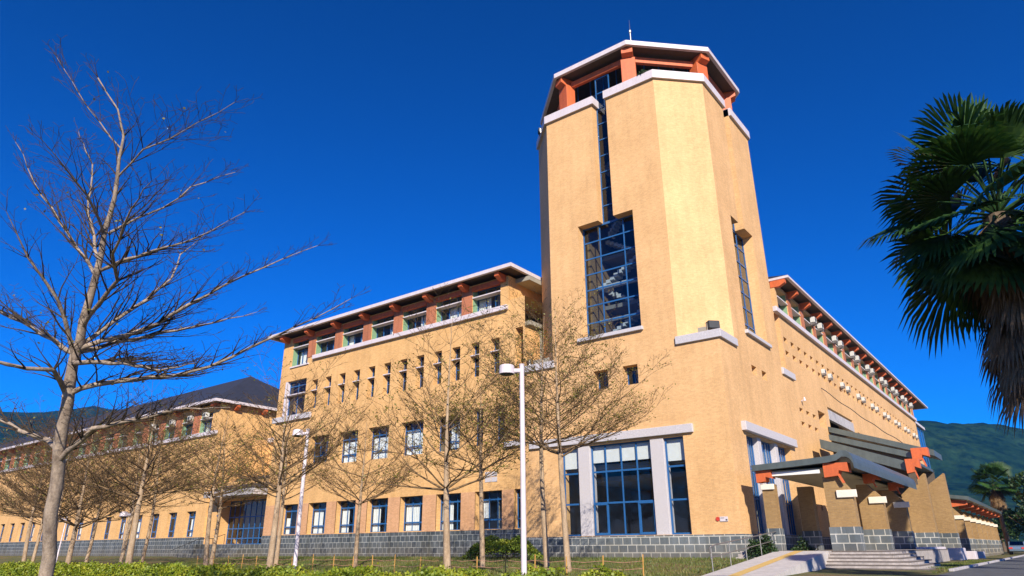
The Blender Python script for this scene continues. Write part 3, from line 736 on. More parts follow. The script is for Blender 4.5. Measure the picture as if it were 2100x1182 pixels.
# ------------------------------------------------------------------ far left building
an = thing('annex_building', 'lower three storey tan brick building at far left behind the bare trees', 'building', (-100,48,1.0))
AX0, AX1, AY = -150.0, -71.4, 40.35; AZ = 16.9
ops = []; abays = []
for k in range(18):
    r_ = -72.9-3.95*k; abays.append((r_-2.5, r_)); ops.append((r_-2.5, r_, 13.95, 16.2, .7))
aw = [(-83.1-3.9*k, -81.2-3.9*k) for k in range(-3,16)]
for a, e in aw: ops.append((a,e,2.95,5.53,.5))
for k in range(20):
    if k % 3 != 2: ops.append((-76.5-2.1*k,-75.9-2.1*k,9.2,9.75,.4))
for k in range(9): ops.append((-77.5-7.8*k,-76.0-7.8*k,7.0,8.6,.5)) if k > 3 else None
wall = MB(); facade(wall, 'Y', AY, AX0, AX1, .6, AZ, ops)
vq(wall,(AX1,AY),(AX1,56.5),.6,AZ); vq(wall,(AX1,56.5),(AX0,56.5),.6,AZ); vq(wall,(AX0,56.5),(AX0,AY),.6,AZ)
wall.build('wall', M['brick'], an)
ins = MB()
for z in (2.85,7.0,12.6,16.8): ins.box(AX0+.2, AX1-.2, AY+.95, 56.2, z-.35, z)
ins.box(AX0+.3,AX1-.3,AY+6.5,AY+6.7,.7,16.7); ins.build('interior_floor', M['inside'], an)
plinth(an, 'Y', AY, AX0, AX1+.01, .3, 2.88, 'stone_fine', .08)
for i, (a, e) in enumerate(abays):
    window(an, 'Y', AY, a, e, 13.95, 16.2, .65, mu=(.5,), mz=(.6,), bar=.08, curtain=[(0,.5,0,.55)] if i % 3 == 0 else None)
    b = MB(); pbox(b, 'Y', AY, a-.02, a+.03, 13.95, 16.2, .06, .6); b.build('green_jamb', M['green'], an)
    b = MB(); pbox(b, 'Y', AY, a, e, 15.4, 15.5, -.05, .5); b.build('sunshade_fin', M['white'], an)
    b = MB(); pbox(b, 'Y', AY, a-1.42, a-.03, 13.9, 16.6, -.06, .3); b.build('pillar', M['pillar'], an)
    corbel(an, 'Y', AY, a-.72, 16.85, .4, .9)
corbel(an, 'Y', AY, AX1-.5, 16.85, .4, .9)
for yy in (42,45.5,49,52.5): corbel(an, 'X', AX1, yy, 16.85, .4, .75)
b = MB(); pbox(b, 'Y', AY, AX0, AX1-.02, 13.45, 13.88, -.25, .1); b.build('ledge', M['white'], an, bevel=.02)
for i, (a, e) in enumerate(aw):
    window(an, 'Y', AY, a, e, 2.95, 5.53, .46, mu=(.5,), mz=(.25,.78), bar=.07, thick={.25:.13,.78:.13}, curtain=[[(0,.45,0,.78)],[(.1,1,0,.78)],[(.3,1,.1,.78)],None][i % 4])
hiproof(an, AX0-1, -70.6, 39.15, 58.0, 17.15, 22.7, 9.4)
# entrance link between annex and left wing
el = thing('entrance_block', 'low tan brick entrance with blue framed glass doors under a pale canopy', 'building', (-66,45,1.0))
wall = MB(); ops = [(-69.9,-61.25,2.12,6.45,1.7)]
facade(wall, 'Y', AY+.3, AX1+.004, LX0-.004, .6, 8.2, ops)
facade(wall, 'Y', 47.0, AX1+.004, LX0-.004, 8.2, 13.2, [(-69.5,-67.3,9.2,12.2,.5),(-66.2,-64.0,9.2,12.2,.5)])
wall.quad((AX1,AY+.3,8.2),(LX0,AY+.3,8.2),(LX0,47,8.2),(AX1,47,8.2)); wall.quad((AX1,47,13.2),(LX0,47,13.2),(LX0,56,13.2),(AX1,56,13.2))
wall.build('wall', M['brick'], el)
b = MB(); b.box(AX1+.3,LX0-.3,AY+7.5,AY+7.7,.7,8.0); b.box(AX1+.3,LX0-.3,AY+3.4,AY+7.4,1.8,2.1); b.box(AX1+.3,LX0-.3,52,52.2,8.3,13); b.build('interior_floor', M['inside'], el)
window(el, 'Y', AY+.3, -69.9, -61.25, 2.12, 6.45, 1.6, mu=(.11,.22,.33,.44,.55,.66,.77,.88), mz=(.14,.36,.62), bar=.10)
for u in (-69.5,-66.2): window(el, 'Y', 47.0, u, u+2.2, 9.2, 12.2, .46, mu=(.5,), mz=(.6,), bar=.08)
for u in (-66.75,-63.5): 
    b = MB(); b.box(u, u+.5, 46.85, 47.2, 8.8, 12.6); b.build('pillar', M['pillar'], el)
b = MB(); b.box(-69.9,-61.0,AY-1.4,AY+.5,6.62,7.2); b.build('canopy', M['concrete'], el, bevel=.03)
b = MB(); b.prism([(-69.7,AY-1.0,7.25),(-69.7,AY+2.5,8.9),(-69.7,AY+2.5,7.25)], (8.6,0,0)); b.build('canopy_roof', M['roof'], el)
b = MB(); b.box(AX1,LX0,46.6,47.3,13.22,13.7); b.build('ledge', M['white'], el)
stp = thing('entrance_steps', 'dark stone steps with thin handrail before the far left entrance', 'steps', (-65,38,1.0))
for k in range(6):
    b = MB(); b.box(-70.8-.0*k, -61.0, AY-3.4+.35*k, AY+.28, .6+.25*k, .85+.25*k+(.02 if k == 5 else 0)); b.build('step', M['stone_fine'], stp)
b = MB(); b.tube([(-66.9,AY-.2,2.1),(-66.9,AY-.2,3.1),(-68.0,AY-.8,2.7),(-70.6,AY-.8,2.7),(-72.4,AY-2.6,1.6)], .035, 5)
for x, zt in ((-68.0,2.7),(-70.5,2.7)): b.tube([(x,AY-.8,1.2),(x,AY-.8,zt)], .03, 5)
b.build('handrail', M['black'], stp)
b = MB(); b.box(-66.0,-65.2,AY-4.2,AY-.6,.6,2.15); b.box(-65.2,-63.8,AY-4.0,AY-1.5,.6,1.7); b.box(-68.6,-66.0,AY-3.9,AY-2.0,.6,1.3); b.build('stone_cheek', M['stone_fine'], stp)

# ------------------------------------------------------------------ small things fixed to the buildings
def ac_unit(label):
    t = thing('air_conditioner', label, 'air conditioner', (0,0,0), 0, 'air conditioner boxes along the upper walls')
    b = MB(); b.box(0,.42,-.36,.36,0,.52); b.build('casing', M['acwhite'], t, bevel=.025)
    b = MB(); b.tube([(.422,-.05,.26),(.44,-.05,.26)], .20, 14); b.build('fan_grille', M['dark'], t)
    b = MB(); b.box(.02,.4,-.32,-.28,-.22,-.005); b.box(.02,.4,.28,.32,-.22,-.005); b.box(.02,.07,-.28,.28,-.2,-.15); b.build('bracket', M['steel'], t)
    return t
acs = ac_unit('x'); first = True
upl = [65.3,67.7,73.0,75.3,80.5,82.8,88.0,90.3,96.0,98.2,103.2,105.5,110.2,112.4,117.0]
ords = ['first','second','third','fourth','fifth','sixth','seventh','eighth','ninth','tenth','eleventh','twelfth','thirteenth','fourteenth','fifteenth','sixteenth']
def place_ac(loc, rz, label, sc=1.0):
    global first
    if first:
        acs.location = loc; acs.rotation_euler = (0,0,rz); acs['label'] = label; first = False
    else: copy_thing(acs, loc, rz, label).scale = (sc,sc,sc)
for i, yy in enumerate(upl): place_ac((RX+.08,yy,21.05), 0, 'white air conditioner on the fin under the right eave, %s from the tower' % ords[i])
for k in range(8):
    for j, dy in enumerate((0,2.3)): place_ac((RX+.02,66.4+6.9*k+dy,16.45), 0, 'white air conditioner on the right wall between small holes, %s from the tower' % ords[2*k+j], .78)
for i, x in enumerate((-73.9,-77.2,-81.3,-85.9)): place_ac((x,AY-.05,15.52), -math.pi/2, 'white air conditioner under the far left eave, %s from the right' % ords[i])

def floodlight(loc, rz, label):
    t = thing('floodlight', label, 'floodlight', loc, rz, 'black floodlights on the tower')
    b = MB(); b.box(-.25,.25,-.16,.16,.12,.52); b.build('housing', M['black'], t, bevel=.03)
    b = MB(); b.box(-.28,-.26,-.04,.04,0,.4); b.box(.26,.28,-.04,.04,0,.4); b.box(-.28,.28,-.04,.04,-.0,.03); b.build('bracket', M['steel'], t)
    return t
floodlight((-14.95,40.35,ZC+.5), R(45), 'black floodlight on the white corner ledge right of the tall window').scale = (1.5,1.5,1.3)
floodlight((-29.2,40.25,ZC+.5), R(-45), 'black floodlight on the ledge at the left edge of the tower')
floodlight((-28.3,41.1,34.55), R(-45), 'small black floodlight high on the left edge of the tower')
sg = thing('wall_sign', 'small white plate with a red mark on the tower wall near the corner', 'sign', (-15.55,39.98,3.12))
b = MB(); b.box(-.14,.33,-.03,0,-.14,.12); b.build('plate', M['white'], sg)
b = MB(); b.tube([(-.27,-.03,0),(-.27,0,0)], .12, 10); b.build('red_mark', M['red'], sg)
b = MB(); b.box(.20,.30,-.036,-.031,-.10,-.02); b.box(-.1,.12,-.036,-.031,.03,.06); b.build('lettering', M['dark'], sg)
# lamp fitting on tower ledge R wing
b = MB(); b.tube([(-14.88,57.9,12.6),(-14.6,57.9,12.75)], .04, 5); b.tube([(-14.62,57.9,12.6),(-14.62,57.9,12.9)], [.12,.06], 8)
tag(b.build('wall_lamp', M['white']), 'tiny white wall lamp above the lower row of small holes', 'lamp')

# ------------------------------------------------------------------ porch at the right
po = thing('entrance_porch', 'brick entrance porch with grey sloping metal roofs, orange beam ends and stone footed piers', 'porch', (-9,45,1.4))
PZ = 1.40
def pier(x0, x1, y0, y1, zt, shoulder=None, cap=None, slope='right', stone=1.0, zb=PZ-.8):
    p = MB()
    if shoulder is None: p.box(x0,x1,y0,y1,zb+.2,zt)
    elif slope == 'right':
        xs_, zs_ = shoulder; p.prism([(x0,y0,zb+.2),(x1,y0,zb+.2),(x1,y0,zs_),(xs_,y0,zt),(x0,y0,zt)], (0,y1-y0,0))
    else:
        xs_, zs_ = shoulder; p.prism([(x0,y0,zb+.2),(x1,y0,zb+.2),(x1,y0,zt),(xs_,y0,zt),(x0,y0,zs_)], (0,y1-y0,0))
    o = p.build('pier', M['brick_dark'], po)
    s = MB(); s.box(x0-.05,x1+.05,y0-.05,y1+.05,zb,PZ+stone); s.build('stone_foot', M['stone'], o)
    if cap:
        c = MB(); c.box(cap[0],cap[1],y0-.12,y0-.003,cap[2],cap[3]); c.build('capstone', M['capstone'], o, bevel=.02)
    return o
def beamend(x0, x1, y0, y1, zt, h=.75, hook=True):
    """orange beam end: block with a notch and a small hanging strut"""
    b = MB(); w = x1-x0
    b.prism([(x0,y0,zt),(x0,y0,zt-h),(x0+w*.55,y0,zt-h*.92),(x0+w*.62,y0,zt-h*.55),(x1,y0,zt-h*.7),(x1,y0,zt-.02)], (0,y1-y0,0))
    if hook: b.prism([(x0+w*.52,y0+.05,zt-h*.8),(x0+w*.62,y0+.05,zt-h*.8),(x0+w*.78,y0+.05,zt-h*1.45),(x0+w*.68,y0+.05,zt-h*1.45)], (0,.12,0))
    return b.build('beam_end', M['orange'], po)
pier(-13.1,-12.45,40.0,40.6,4.87,cap=(-13.14,-12.4,4.57,4.87),stone=1.15)
pier(-9.83,-8.49,40.0,40.65,5.07,(-9.11,4.25),(-9.24,-8.26,3.98,4.36),stone=1.15)
pier(-9.83,-8.49,47.6,48.25,5.15,(-9.23,4.30),(-9.24,-8.26,4.02,4.40),stone=1.15)
pier(-9.83,-8.49,55.3,55.95,5.25,(-9.23,4.36),(-9.24,-8.26,4.07,4.45),stone=1.15)
pier(-13.7,-12.8,48.8,49.5,5.3,stone=1.15); pier(-13.7,-12.8,57.6,58.3,5.3,stone=1.15)
pier(-9.75,-7.88,62.3,63.1,6.83,(-7.95,5.30),None,'left',stone=1.15)
pier(-8.3,-7.05,66.5,67.2,7.1,(-7.1,6.27),None,'left',stone=1.15)
for yy in (40.0,47.6,55.3):
    beamend(-9.64 if yy < 41 else -9.3,-8.42,yy-.32,yy+.4,5.74,.72 if yy < 41 else .55)
beamend(-13.25,-12.4,39.7,40.4,5.60,.65,False)
# lower roof: shallow sheet turning down in a rounded eave on the road side
def sheet(name, prof, y0, y1, th, mat, parent):
    up_ = [(x, z+th) for x, z in prof][::-1]
    b = MB(); b.prism([(x,y0,z) for x, z in prof]+[(x,y0,z) for x, z in up_], (0,y1-y0,0)); return b.build(name, mat, parent)
prof = [(-13.35,5.57),(-10.94,5.67),(-9.29,5.76),(-8.88,5.83),(-8.60,6.0),(-8.36,5.97),(-8.20,5.84),(-8.10,5.62),(-8.08,5.40)]
sheet('lower_roof', prof, 39.5, 58.6, .32, M['metalroof'], po)
b = MB(); b.box(-12.58,-9.88,39.87,40.05,5.27,5.47); b.build('tube_lamp', M['curtain'], po)
b = MB(); b.box(-13.2,-9.3,39.95,58.4,5.48,5.55); b.build('ceiling', M['soffit_pale'], po)
# upper roofs, stepping back
def slope_roof(x0, z0, x1, z1, y0, y1, th):
    b = MB(); b.prism([(x0,y0,z0),(x1,y0,z1),(x1,y0,z1-th),(x0,y0,z0-th)], (0,y1-y0,0)); return b.build('upper_roof', M['metalroof'], po)
slope_roof(-14.0,9.52,-8.3,7.38, 58.0,60.0, .70)
slope_roof(-13.75,10.1,-8.15,8.22, 60.05,63.2, .45)
slope_roof(-14.85,11.5,-7.23,8.84, 65.2,69.5, .47)
beamend(-8.34,-7.45,57.6,58.2,7.5,1.0); beamend(-8.10,-7.0,59.6,60.3,8.46,.95)
b = MB(); b.prism([(-13.7,60.4,9.6),(-8.2,60.4,7.7),(-8.2,60.4,5.9),(-13.7,60.4,5.9)], (0,.2,0)); b.build('gap_shade_panel', M['soffit'], po)  # dark panel added as painted shade in the gap between the roofs
b = MB(); b.prism([(-14.8,66.0,10.9),(-9.8,66.0,9.2),(-9.8,66.0,8.2),(-14.8,66.0,8.2)], (0,.2,0)); b.build('gap_shade_panel', M['soffit'], po)  # same painted shade under the highest roof
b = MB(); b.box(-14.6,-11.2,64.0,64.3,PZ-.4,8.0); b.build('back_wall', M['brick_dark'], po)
b = MB(); b.box(-14.8,-9.3,80.0,80.3,PZ-.4,8.6); b.build('back_wall', M['soffit'], po)  # added end wall, its dark brown stands for deep shade behind the piers
slope_roof(-14.8,9.0,-9.3,8.6, 66.3,80.6, .25)  # hidden roof added behind the piers to shade the end wall
# platform with wrap-round steps
pf = thing('porch_steps', 'pale stone platform with steps down to the road in front of the porch', 'steps', (-8,36,.6))
for k in range(6):
    b = MB(); b.box(-14.4, -7.25+.39*k, 39.0-.39*k, 45.2-.33*k if k else 61.0, .35, PZ-.15*k)
    so = b.build('step', M['paving'], pf, bevel=.02)
    xe, ye, yb_, zt_ = -7.25+.39*k, 39.0-.39*k, 45.2-.33*k if k else 61.0, PZ-.15*k
    b = MB(); b.box(-9.7, xe+.012, ye-.012, ye+.05, zt_-.05, zt_+.004); b.box(xe-.05, xe+.012, ye+.05, yb_-.02, zt_-.05, zt_+.004); b.build('nosing', M['nosing'], so)
rp = thing('ramp', 'pale concrete access ramp with a yellow tactile strip rising to the porch', 'ramp', (-10,28,.6))
b = MB(); ya, yb = 25.5, 38.98; za, zb = gz(-10,25.5)+.02, PZ+.004
def rx_(y): return -11.0-1.45*(y-ya)/(yb-ya)            # left edge of the ramp
def rz_(y): return za+(zb-za)*(y-ya)/(yb-ya)
b.v = [(rx_(ya),ya,za),(rx_(ya)+2.55,ya,za),(rx_(yb)+2.6,yb,zb),(rx_(yb),yb,zb),(rx_(ya),ya,.1),(rx_(ya)+2.55,ya,.1),(rx_(yb)+2.6,yb,.1),(rx_(yb),yb,.1)]
b.f = [(0,1,2,3),(7,6,5,4),(4,5,1,0),(5,6,2,1),(6,7,3,2),(7,4,0,3)]
b.build('ramp_slab', M['paving_pale'], rp)
b = MB(); b.quad((rx_(ya)+.95,ya,za+.005),(rx_(ya)+1.38,ya,za+.005),(rx_(yb)+1.38,yb,zb+.005),(rx_(yb)+.95,yb,zb+.005)); b.quad((rx_(yb)+.95,yb+.03,PZ+.006),(rx_(yb)+1.38,yb+.03,PZ+.006),(-10.9,47,PZ+.006),(-11.3,47,PZ+.006)); b.build('tactile_strip', M['tactile'], rp)
rl = thing('handrail', 'thin double metal handrail along the left side of the pale ramp', 'railing', (-11.2,31,.6))
b = MB(); hx = lambda y: rx_(y)-.08
b.tube([(hx(27.4),27.4,rz_(27.4)+.45),(hx(27.3),27.3,rz_(27.3)+.85)]+[(hx(yy),yy,rz_(yy)+.92) for yy in (28,31,34,37,40)], .025, 6)
b.tube([(hx(yy),yy,rz_(yy)+.5) for yy in (27.4,30,33,36,39.8)], .02, 6); b.build('rail', M['steel'], rl)
for yy in (27.5,30.2,33,36,38.8):
    b = MB(); b.tube([(hx(yy),yy,rz_(yy)-.1),(hx(yy),yy,rz_(yy)+.92)], .022, 6); b.build('post', M['steel'], rl)
# low white walls at the road side
pw = thing('low_wall', 'low white wall blocks stepping along the foot of the big brick piers', 'wall', (-6.8,49,.6))
for bx in ((-8.3,-7.4,54.5,61.5,1.55),(-7.7,-6.8,64.5,67.5,1.45),(-7.3,-6.4,69.5,71,1.2),(-7.0,-6.2,74,75,1.15)):
    b = MB(); b.box(*bx[:4],.5,bx[4]); b.build('wall_block', M['white'], pw, bevel=.03)

# covered walkway beyond the porch
cw = thing('covered_walkway', 'long low covered walkway with orange beam ends receding beyond the porch', 'walkway', (-7,84,.6))
b = MB(); b.prism([(-12.5,72,6.5),(-6.2,72,5.55),(-6.2,72,5.25),(-12.5,72,6.2)], (0,36,0)); b.build('roof', M['metalroof'], cw)
for k in range(8):
    yy = 72.5+4.9*k
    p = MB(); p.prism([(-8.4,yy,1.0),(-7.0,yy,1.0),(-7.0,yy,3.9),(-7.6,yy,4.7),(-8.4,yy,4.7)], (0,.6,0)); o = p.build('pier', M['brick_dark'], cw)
    s = MB(); s.box(-8.45,-6.95,yy-.05,yy+.65,.5,2.2); s.build('stone_foot', M['stone'], o)
    c = MB(); c.box(-7.75,-6.85,yy-.12,yy-.003,3.75,4.05); c.build('capstone', M['capstone'], o)
    b = MB(); b.prism([(-7.6,yy-.1,5.35),(-7.6,yy-.1,4.75),(-6.45,yy-.1,4.9),(-6.45,yy-.1,5.25)], (0,.5,0)); b.build('beam_end', M['orange'], cw)
b = MB(); b.box(-8.4,-8.2,72,108,.6,3.6); b.build('parapet', M['brick_dark'], cw)

# ------------------------------------------------------------------ street lamps
def lamp(x, y, zt, r_, label, tilt=0):
    z0 = gz(x, y)
    t = thing('street_lamp', label, 'street lamp', (x,y,z0), 0, 'white street lamps on the lawn')
    h = zt-z0
    b = MB(); b.tube([(0,0,-.1),(0,0,h)], [r_,r_*.85], 14); b.tube([(0,0,h-.005),(0,0,h+.03)], r_*1.0, 14); b.build('pole', M['white'], t, smooth=False)
    d = Vector((-.79,-.61,0)); a = d*.12; e = d*.34
    b = MB(); b.tube([(a.x*.5,a.y*.5,h-.22),(e.x,e.y,h-.22)], .09, 8); b.build('arm', M['white'], t)
    c = d*.56
    b = MB(); b.tube([(c.x,c.y,h-.34),(c.x,c.y,h-.04),(c.x,c.y,h-.01)], [.29,.275,.24], 20); hd = b.build('lamp_head', M['white'], t)
    b = MB(); b.tube([(c.x,c.y,h-.365),(c.x,c.y,h-.343)], .235, 20); b.build('lens', M['dark'], hd)
    b = MB(); b.tube([(0,0,0),(0,0,.12)], r_*1.8, 12); b.build('base_plate', M['steel'], t)
    t.rotation_euler = (R(-tilt*.55), R(-tilt*.8), 0)
    return t
lamp(-14.85,20.0,8.0,.10,'tall white street lamp in front of the tower, nearest of the lamps')
lamp(-32.5,23.7,8.0,.11,'white street lamp left of the wing middle, second from the tower', 5)
lamp(-53.5,24.5,4.3,.06,'thin white street lamp among the far left trees, third from the tower', 7)
lamp(-66.0,25.0,4.3,.06,'white street lamp at far left behind the big tree trunk', 7)

# ------------------------------------------------------------------ bare trees
DEN = 1.55
class Tree:
    def __init__(self, seed, fine=.0065): self.fine = fine; self.r = random.Random(seed); self.limb = MB(); self.twig = MB(); self.tips = []
    def grow(self, p, d, length, rad, level, maxl, upb, flat, tw_from=2, kid_den=1.0):
        r = self.r; n = max(3, int(length/ (.45 if level < 2 else .28))); n = min(n, 9) if level < 4 else 2
        pts = [p]; rr = [rad]; q = Vector(p); dd = Vector(d).normalized(); step = length/n
        kids = []
        for i in range(n):
            w = .10 + .05*level
            dd = (dd + Vector((r.uniform(-w,w), r.uniform(-w,w), r.uniform(-w,w)+upb))).normalized()
            q = q + dd*step; pts.append(q.copy()); rr.append(max(self.fine, rad*(1-.86*(i+1)/n)))
            if level < maxl and i >= (1 if level else 0):
                kids.append((q.copy(), dd.copy(), rr[-1], (i+1)/n))
        self.nl = getattr(self, 'nl', 0)
        (self.limb if level < tw_from else self.twig).tube(pts, rr, 6 if level < 1 else (4 if level < tw_from else 3), cap=False)
        if level >= maxl: self.tips.append((pts[-1], dd)); 
        side = 1
        for (kp, kd, kr, t) in kids:
            for _ in range(int(kid_den+r.random())):
                side = -side
                h = Vector((-kd.y, kd.x, 0)); h = h.normalized() if h.length > .05 else Vector((1,0,0))
                a = r.uniform(.55,1.1)
                nd = kd*math.cos(a) + h*side*math.sin(a)*flat + Vector((0,0,1))*(r.uniform(-.08,.42))*math.sin(a)
                l = length*r.uniform(.32,.58)*(1.08-.55*t)
                if l > .10: self.grow(kp, nd, l, min(kr*.72, rad*.5), level+1, maxl, upb*.8, flat, tw_from, kid_den)
    def crown(self, limbmat, twigmat, parent):
        a = MB(); a.add(self.limb.v, self.limb.f); a.add(self.twig.v, self.twig.f)
        o = a.build('crown', limbmat, parent, smooth=True); o.data.materials.append(twigmat)
        k = len(self.limb.f); o.data.polygons.foreach_set('material_index', [0]*k+[1]*len(self.twig.f))
        return o
    def leaves(self, n, size):
        b = MB(); r = self.r
        for _ in range(n):
            p, d = r.choice(self.tips)
            p = Vector(p) + Vector((r.uniform(-.15,.15), r.uniform(-.15,.15), r.uniform(-.12,.12)))
            a = Vector((r.uniform(-1,1), r.uniform(-1,1), r.uniform(-.4,.6))).normalized()*size*r.uniform(.6,1.3)
            c = a.cross(Vector((r.uniform(-1,1), r.uniform(-1,1), r.uniform(-1,1)))).normalized()*size*.35
            b.add([tuple(p), tuple(p+a*.5+c), tuple(p+a), tuple(p+a*.5-c)], [(0,1,2,3)])
        return b
def small_tree(x, y, wid, zf, zt, rad, seed, leafn, label, lean=0, bark='bark'):
    T = Tree(seed); r = T.r; z0 = gz(x, y)-.1
    t = thing('bare_tree', label, 'tree', (x,y,gz(x,y)), 0, 'slender bare trees planted on the lawn')
    # leader
    pts = []; rr = []; n = 14; wob = Vector((r.uniform(-1,1), r.uniform(-1,1), 0))*.12
    for i in range(n+1):
        f = i/n; z = (zt-z0)*f
        pts.append(Vector((lean*f*2+wob.x*math.sin(3*f)*2.0, wob.y*math.sin(4*f)*2.0, z-.1)))
        hz = z0+z
        rr.append(wid*.5*(1.12-.35*min(1,z/(zf-z0))) if hz < zf else max(.012, wid*.385*(1-(hz-zf)/(zt-zf))**1.1))
    tk = MB(); tk.tube(pts, rr, 10, cap=False); tk.build('trunk', M[bark], t, smooth=True)
    def at(z):
        f = (z-z0)/(zt-z0)*n; i = min(n-1, int(f)); return pts[i].lerp(pts[i+1], f-i), rr[i]
    zz = zf; tier = 0; a0 = r.uniform(0,6.28)
    while zz < zt-.5:
        k = 7 if tier == 0 else r.choice((3,4,5)); fr = (zz-zf)/(zt-zf)
        for j in range(k):
            a = a0+6.283*j/k+r.uniform(-.3,.3); p, pr = at(zz+r.uniform(-.15,.15))
            el_ = R(r.uniform(8,28)) if tier == 0 else R(r.uniform(14,40)+10*fr)
            L = rad*(1.62-1.15*fr)*r.uniform(.75,1.25)/math.cos(el_)
            T.grow(p, Vector((math.cos(a)*math.cos(el_), math.sin(a)*math.cos(el_), math.sin(el_))), L, pr*.42, 1, 4, .05, 1.0, 2, DEN)
        zz += (zt-zf)*r.uniform(.13,.19); tier += 1; a0 += .7
    T.crown(M['limb'], M['twig'], t)
    if leafn: T.leaves(int(leafn*2.6), .10).build('leaves', M['leaf_sparse'], t)
    return t
trees = [
 (-18.4,20.1,.27,3.7,10.6,2.3, 500,'bare tree with pale trunk just left of the nearest street lamp'),
 (-24.9,29.9,.27,5.7,10.8,2.2, 900,'slim bare tree in front of the clipped bush by the stone plinth'),
 (-21.2,30.5,.28,6.7,14.0,2.5,1100,'bare tree with dark shaded trunk just right of the nearest street lamp'),
 (-17.9,27.4,.27,5.7,13.0,3.1,1500,'spreading bare tree with olive leaves in front of the big ground floor glass'),
 (-33.4,28.5,.25,4.2,9.0,2.8, 300,'small bare tree just right of the second street lamp'),
 (-27.3,18.6,.27,4.1,8.8,2.3, 300,'bare tree with forked pale trunk before the right side of the far entrance'),
 (-41.4,28.7,.27,4.9,10.4,2.1, 300,'bare tree close behind the forked one by the far entrance'),
 (-42.5,24.5,.27,4.8,10.0,2.5, 900,'leafy topped bare tree at the left side of the far entrance steps'),
 (-47.6,27.8,.27,4.5,10.0,1.9, 300,'thin bare tree directly behind the leafy topped one by the entrance steps'),
 (-34.7,16.2,.29,3.9,8.0,2.8, 200,'dark trunked bare tree midway between big tree and entrance steps'),
 (-54.8,26.5,.25,4.9,10.6,2.3, 200,'thin bare tree just right of the midway dark trunked tree'),
 (-40.3,15.8,.27,2.7,7.6,2.7, 200,'low forking dark bare tree just right of the big tree trunk'),
 (-57.8,19.9,.27,3.9,9.4,2.5, 200,'bare tree left of the big tree trunk near the left frame edge'),
 (-62.2,25.7,.25,3.9,9.2,2.1, 150,'far thin bare tree between the big tree and the third lamp'),
 (-46.5,17.2,.26,3.4,8.6,2.7, 250,'wide bare tree just left of the big tree trunk, its crown crossing the trunk'),
 (-68.0,24.0,.26,3.8,9.2,2.6, 200,'outermost bare tree at the far left frame edge in front of the stone plinth'),
 (-50.5,23.0,.24,4.4,9.6,2.3, 300,'bare tree standing between the third lamp and the entrance steps'),
 (-60.0,27.4,.24,4.2,10.4,2.1, 150,'far thin bare tree with a very upright top beside the third lamp'),
]
for i, (x, y, w, zf, zt, rd, lf, lab) in enumerate(trees):
    small_tree(x, y, w, zf, zt, rd, 100+i*7, lf, lab, lean=rnd.uniform(-.15,.15))

# the big bare tree in the left foreground
LIMBS = {
'T':[(-17.45,6.55,-.1),(-17.28,6.42,1.11),(-16.88,6.12,2.38),(-16.55,5.91,3.33),(-16.16,5.66,4.48),(-15.82,5.48,5.39),(-15.28,5.37,6.49),(-15.01,5.28,7.12),(-14.72,5.15,7.84),(-14.39,5.05,8.57),(-14.09,4.93,9.3),(-13.95,4.84,9.71),(-13.95,4.57,10.29),(-14.11,4.15,10.9)],
'B1':[(-14.04,4.87,9.5),(-14.6,4.55,10.22),(-15.16,4.19,11.01),(-15.72,3.75,11.97)],
'B2':[(-14.21,5.0,8.98),(-13.34,5.01,9.27),(-12.52,5.14,9.28),(-11.62,5.28,9.35),(-10.68,5.42,9.51)],
'B3':[(-14.66,5.2,7.84),(-14.59,5.67,8.38),(-14.55,6.16,8.82),(-14.44,6.61,9.46),(-13.96,7.37,10.06)],
'B4':[(-14.94,5.33,7.12),(-14.01,5.36,7.13),(-12.93,5.53,7.09),(-11.85,5.68,7.09),(-10.57,5.88,7.32)],
'B5':[(-15.72,5.5,5.58),(-15.13,6.11,5.89),(-14.73,6.59,6.23),(-14.33,7.02,6.69),(-13.8,7.51,7.21),(-13.28,8.04,7.64),(-12.35,8.8,8.21)],
'B6':[(-16.1,5.63,4.68),(-15.38,5.91,4.86),(-14.57,6.33,4.92),(-13.83,6.71,4.96),(-13.11,7.03,5.1),(-12.2,7.39,5.42),(-11.68,7.55,5.58),(-10.96,7.81,5.83),(-10.16,8.08,6.2)],
'B7':[(-15.07,5.3,7.0),(-15.85,4.86,8.06),(-16.66,4.43,9.06),(-17.42,3.84,10.51)],
'B8':[(-15.79,5.48,5.45),(-15.25,4.77,6.38),(-14.97,4.03,6.98),(-14.54,3.4,7.57)],
'B9':[(-15.82,5.45,5.5),(-17.21,5.02,6.21),(-18.69,4.54,6.9),(-20.39,3.9,7.59)],
'B10':[(-16.1,5.6,4.7),(-15.54,5.07,5.02),(-15.24,4.54,4.91),(-15.33,3.64,4.97),(-15.15,2.92,5.06)],
'B11':[(-16.47,5.86,3.55),(-16.88,5.75,3.84),(-17.64,5.42,4.03),(-18.44,4.9,4.54),(-19.6,4.13,5.01)],
'B12':[(-14.72,5.15,7.84),(-14.15,4.49,8.25),(-13.66,3.87,8.45),(-13.23,3.24,8.59)],
'B14':[(-15.5,5.42,6.0),(-13.93,5.27,6.62),(-13.03,4.79,6.78),(-11.79,4.47,7.19),(-10.65,4.23,7.26)],
'B15':[(-15.72,5.46,5.6),(-15.1,6.43,6.82),(-15.34,6.97,7.55),(-15.78,7.31,8.39),(-15.95,7.87,9.21)],
'B16':[(-15.76,5.47,5.5),(-15.44,6.95,6.21),(-15.52,8.19,6.79),(-15.56,9.43,7.41)],
'B17':[(-15.85,5.5,5.3),(-13.81,5.64,4.99),(-12.08,5.6,4.57),(-10.45,5.35,4.39)],
'B18':[(-16.55,5.9,3.35),(-15.41,5.99,3.94),(-14.27,6.31,4.03),(-13.07,6.65,4.17),(-12.04,6.96,4.12)],
'B19':[(-14.95,5.25,7.3),(-15.94,5.16,8.68),(-16.63,5.24,10.23),(-17.75,5.09,11.57)],
}
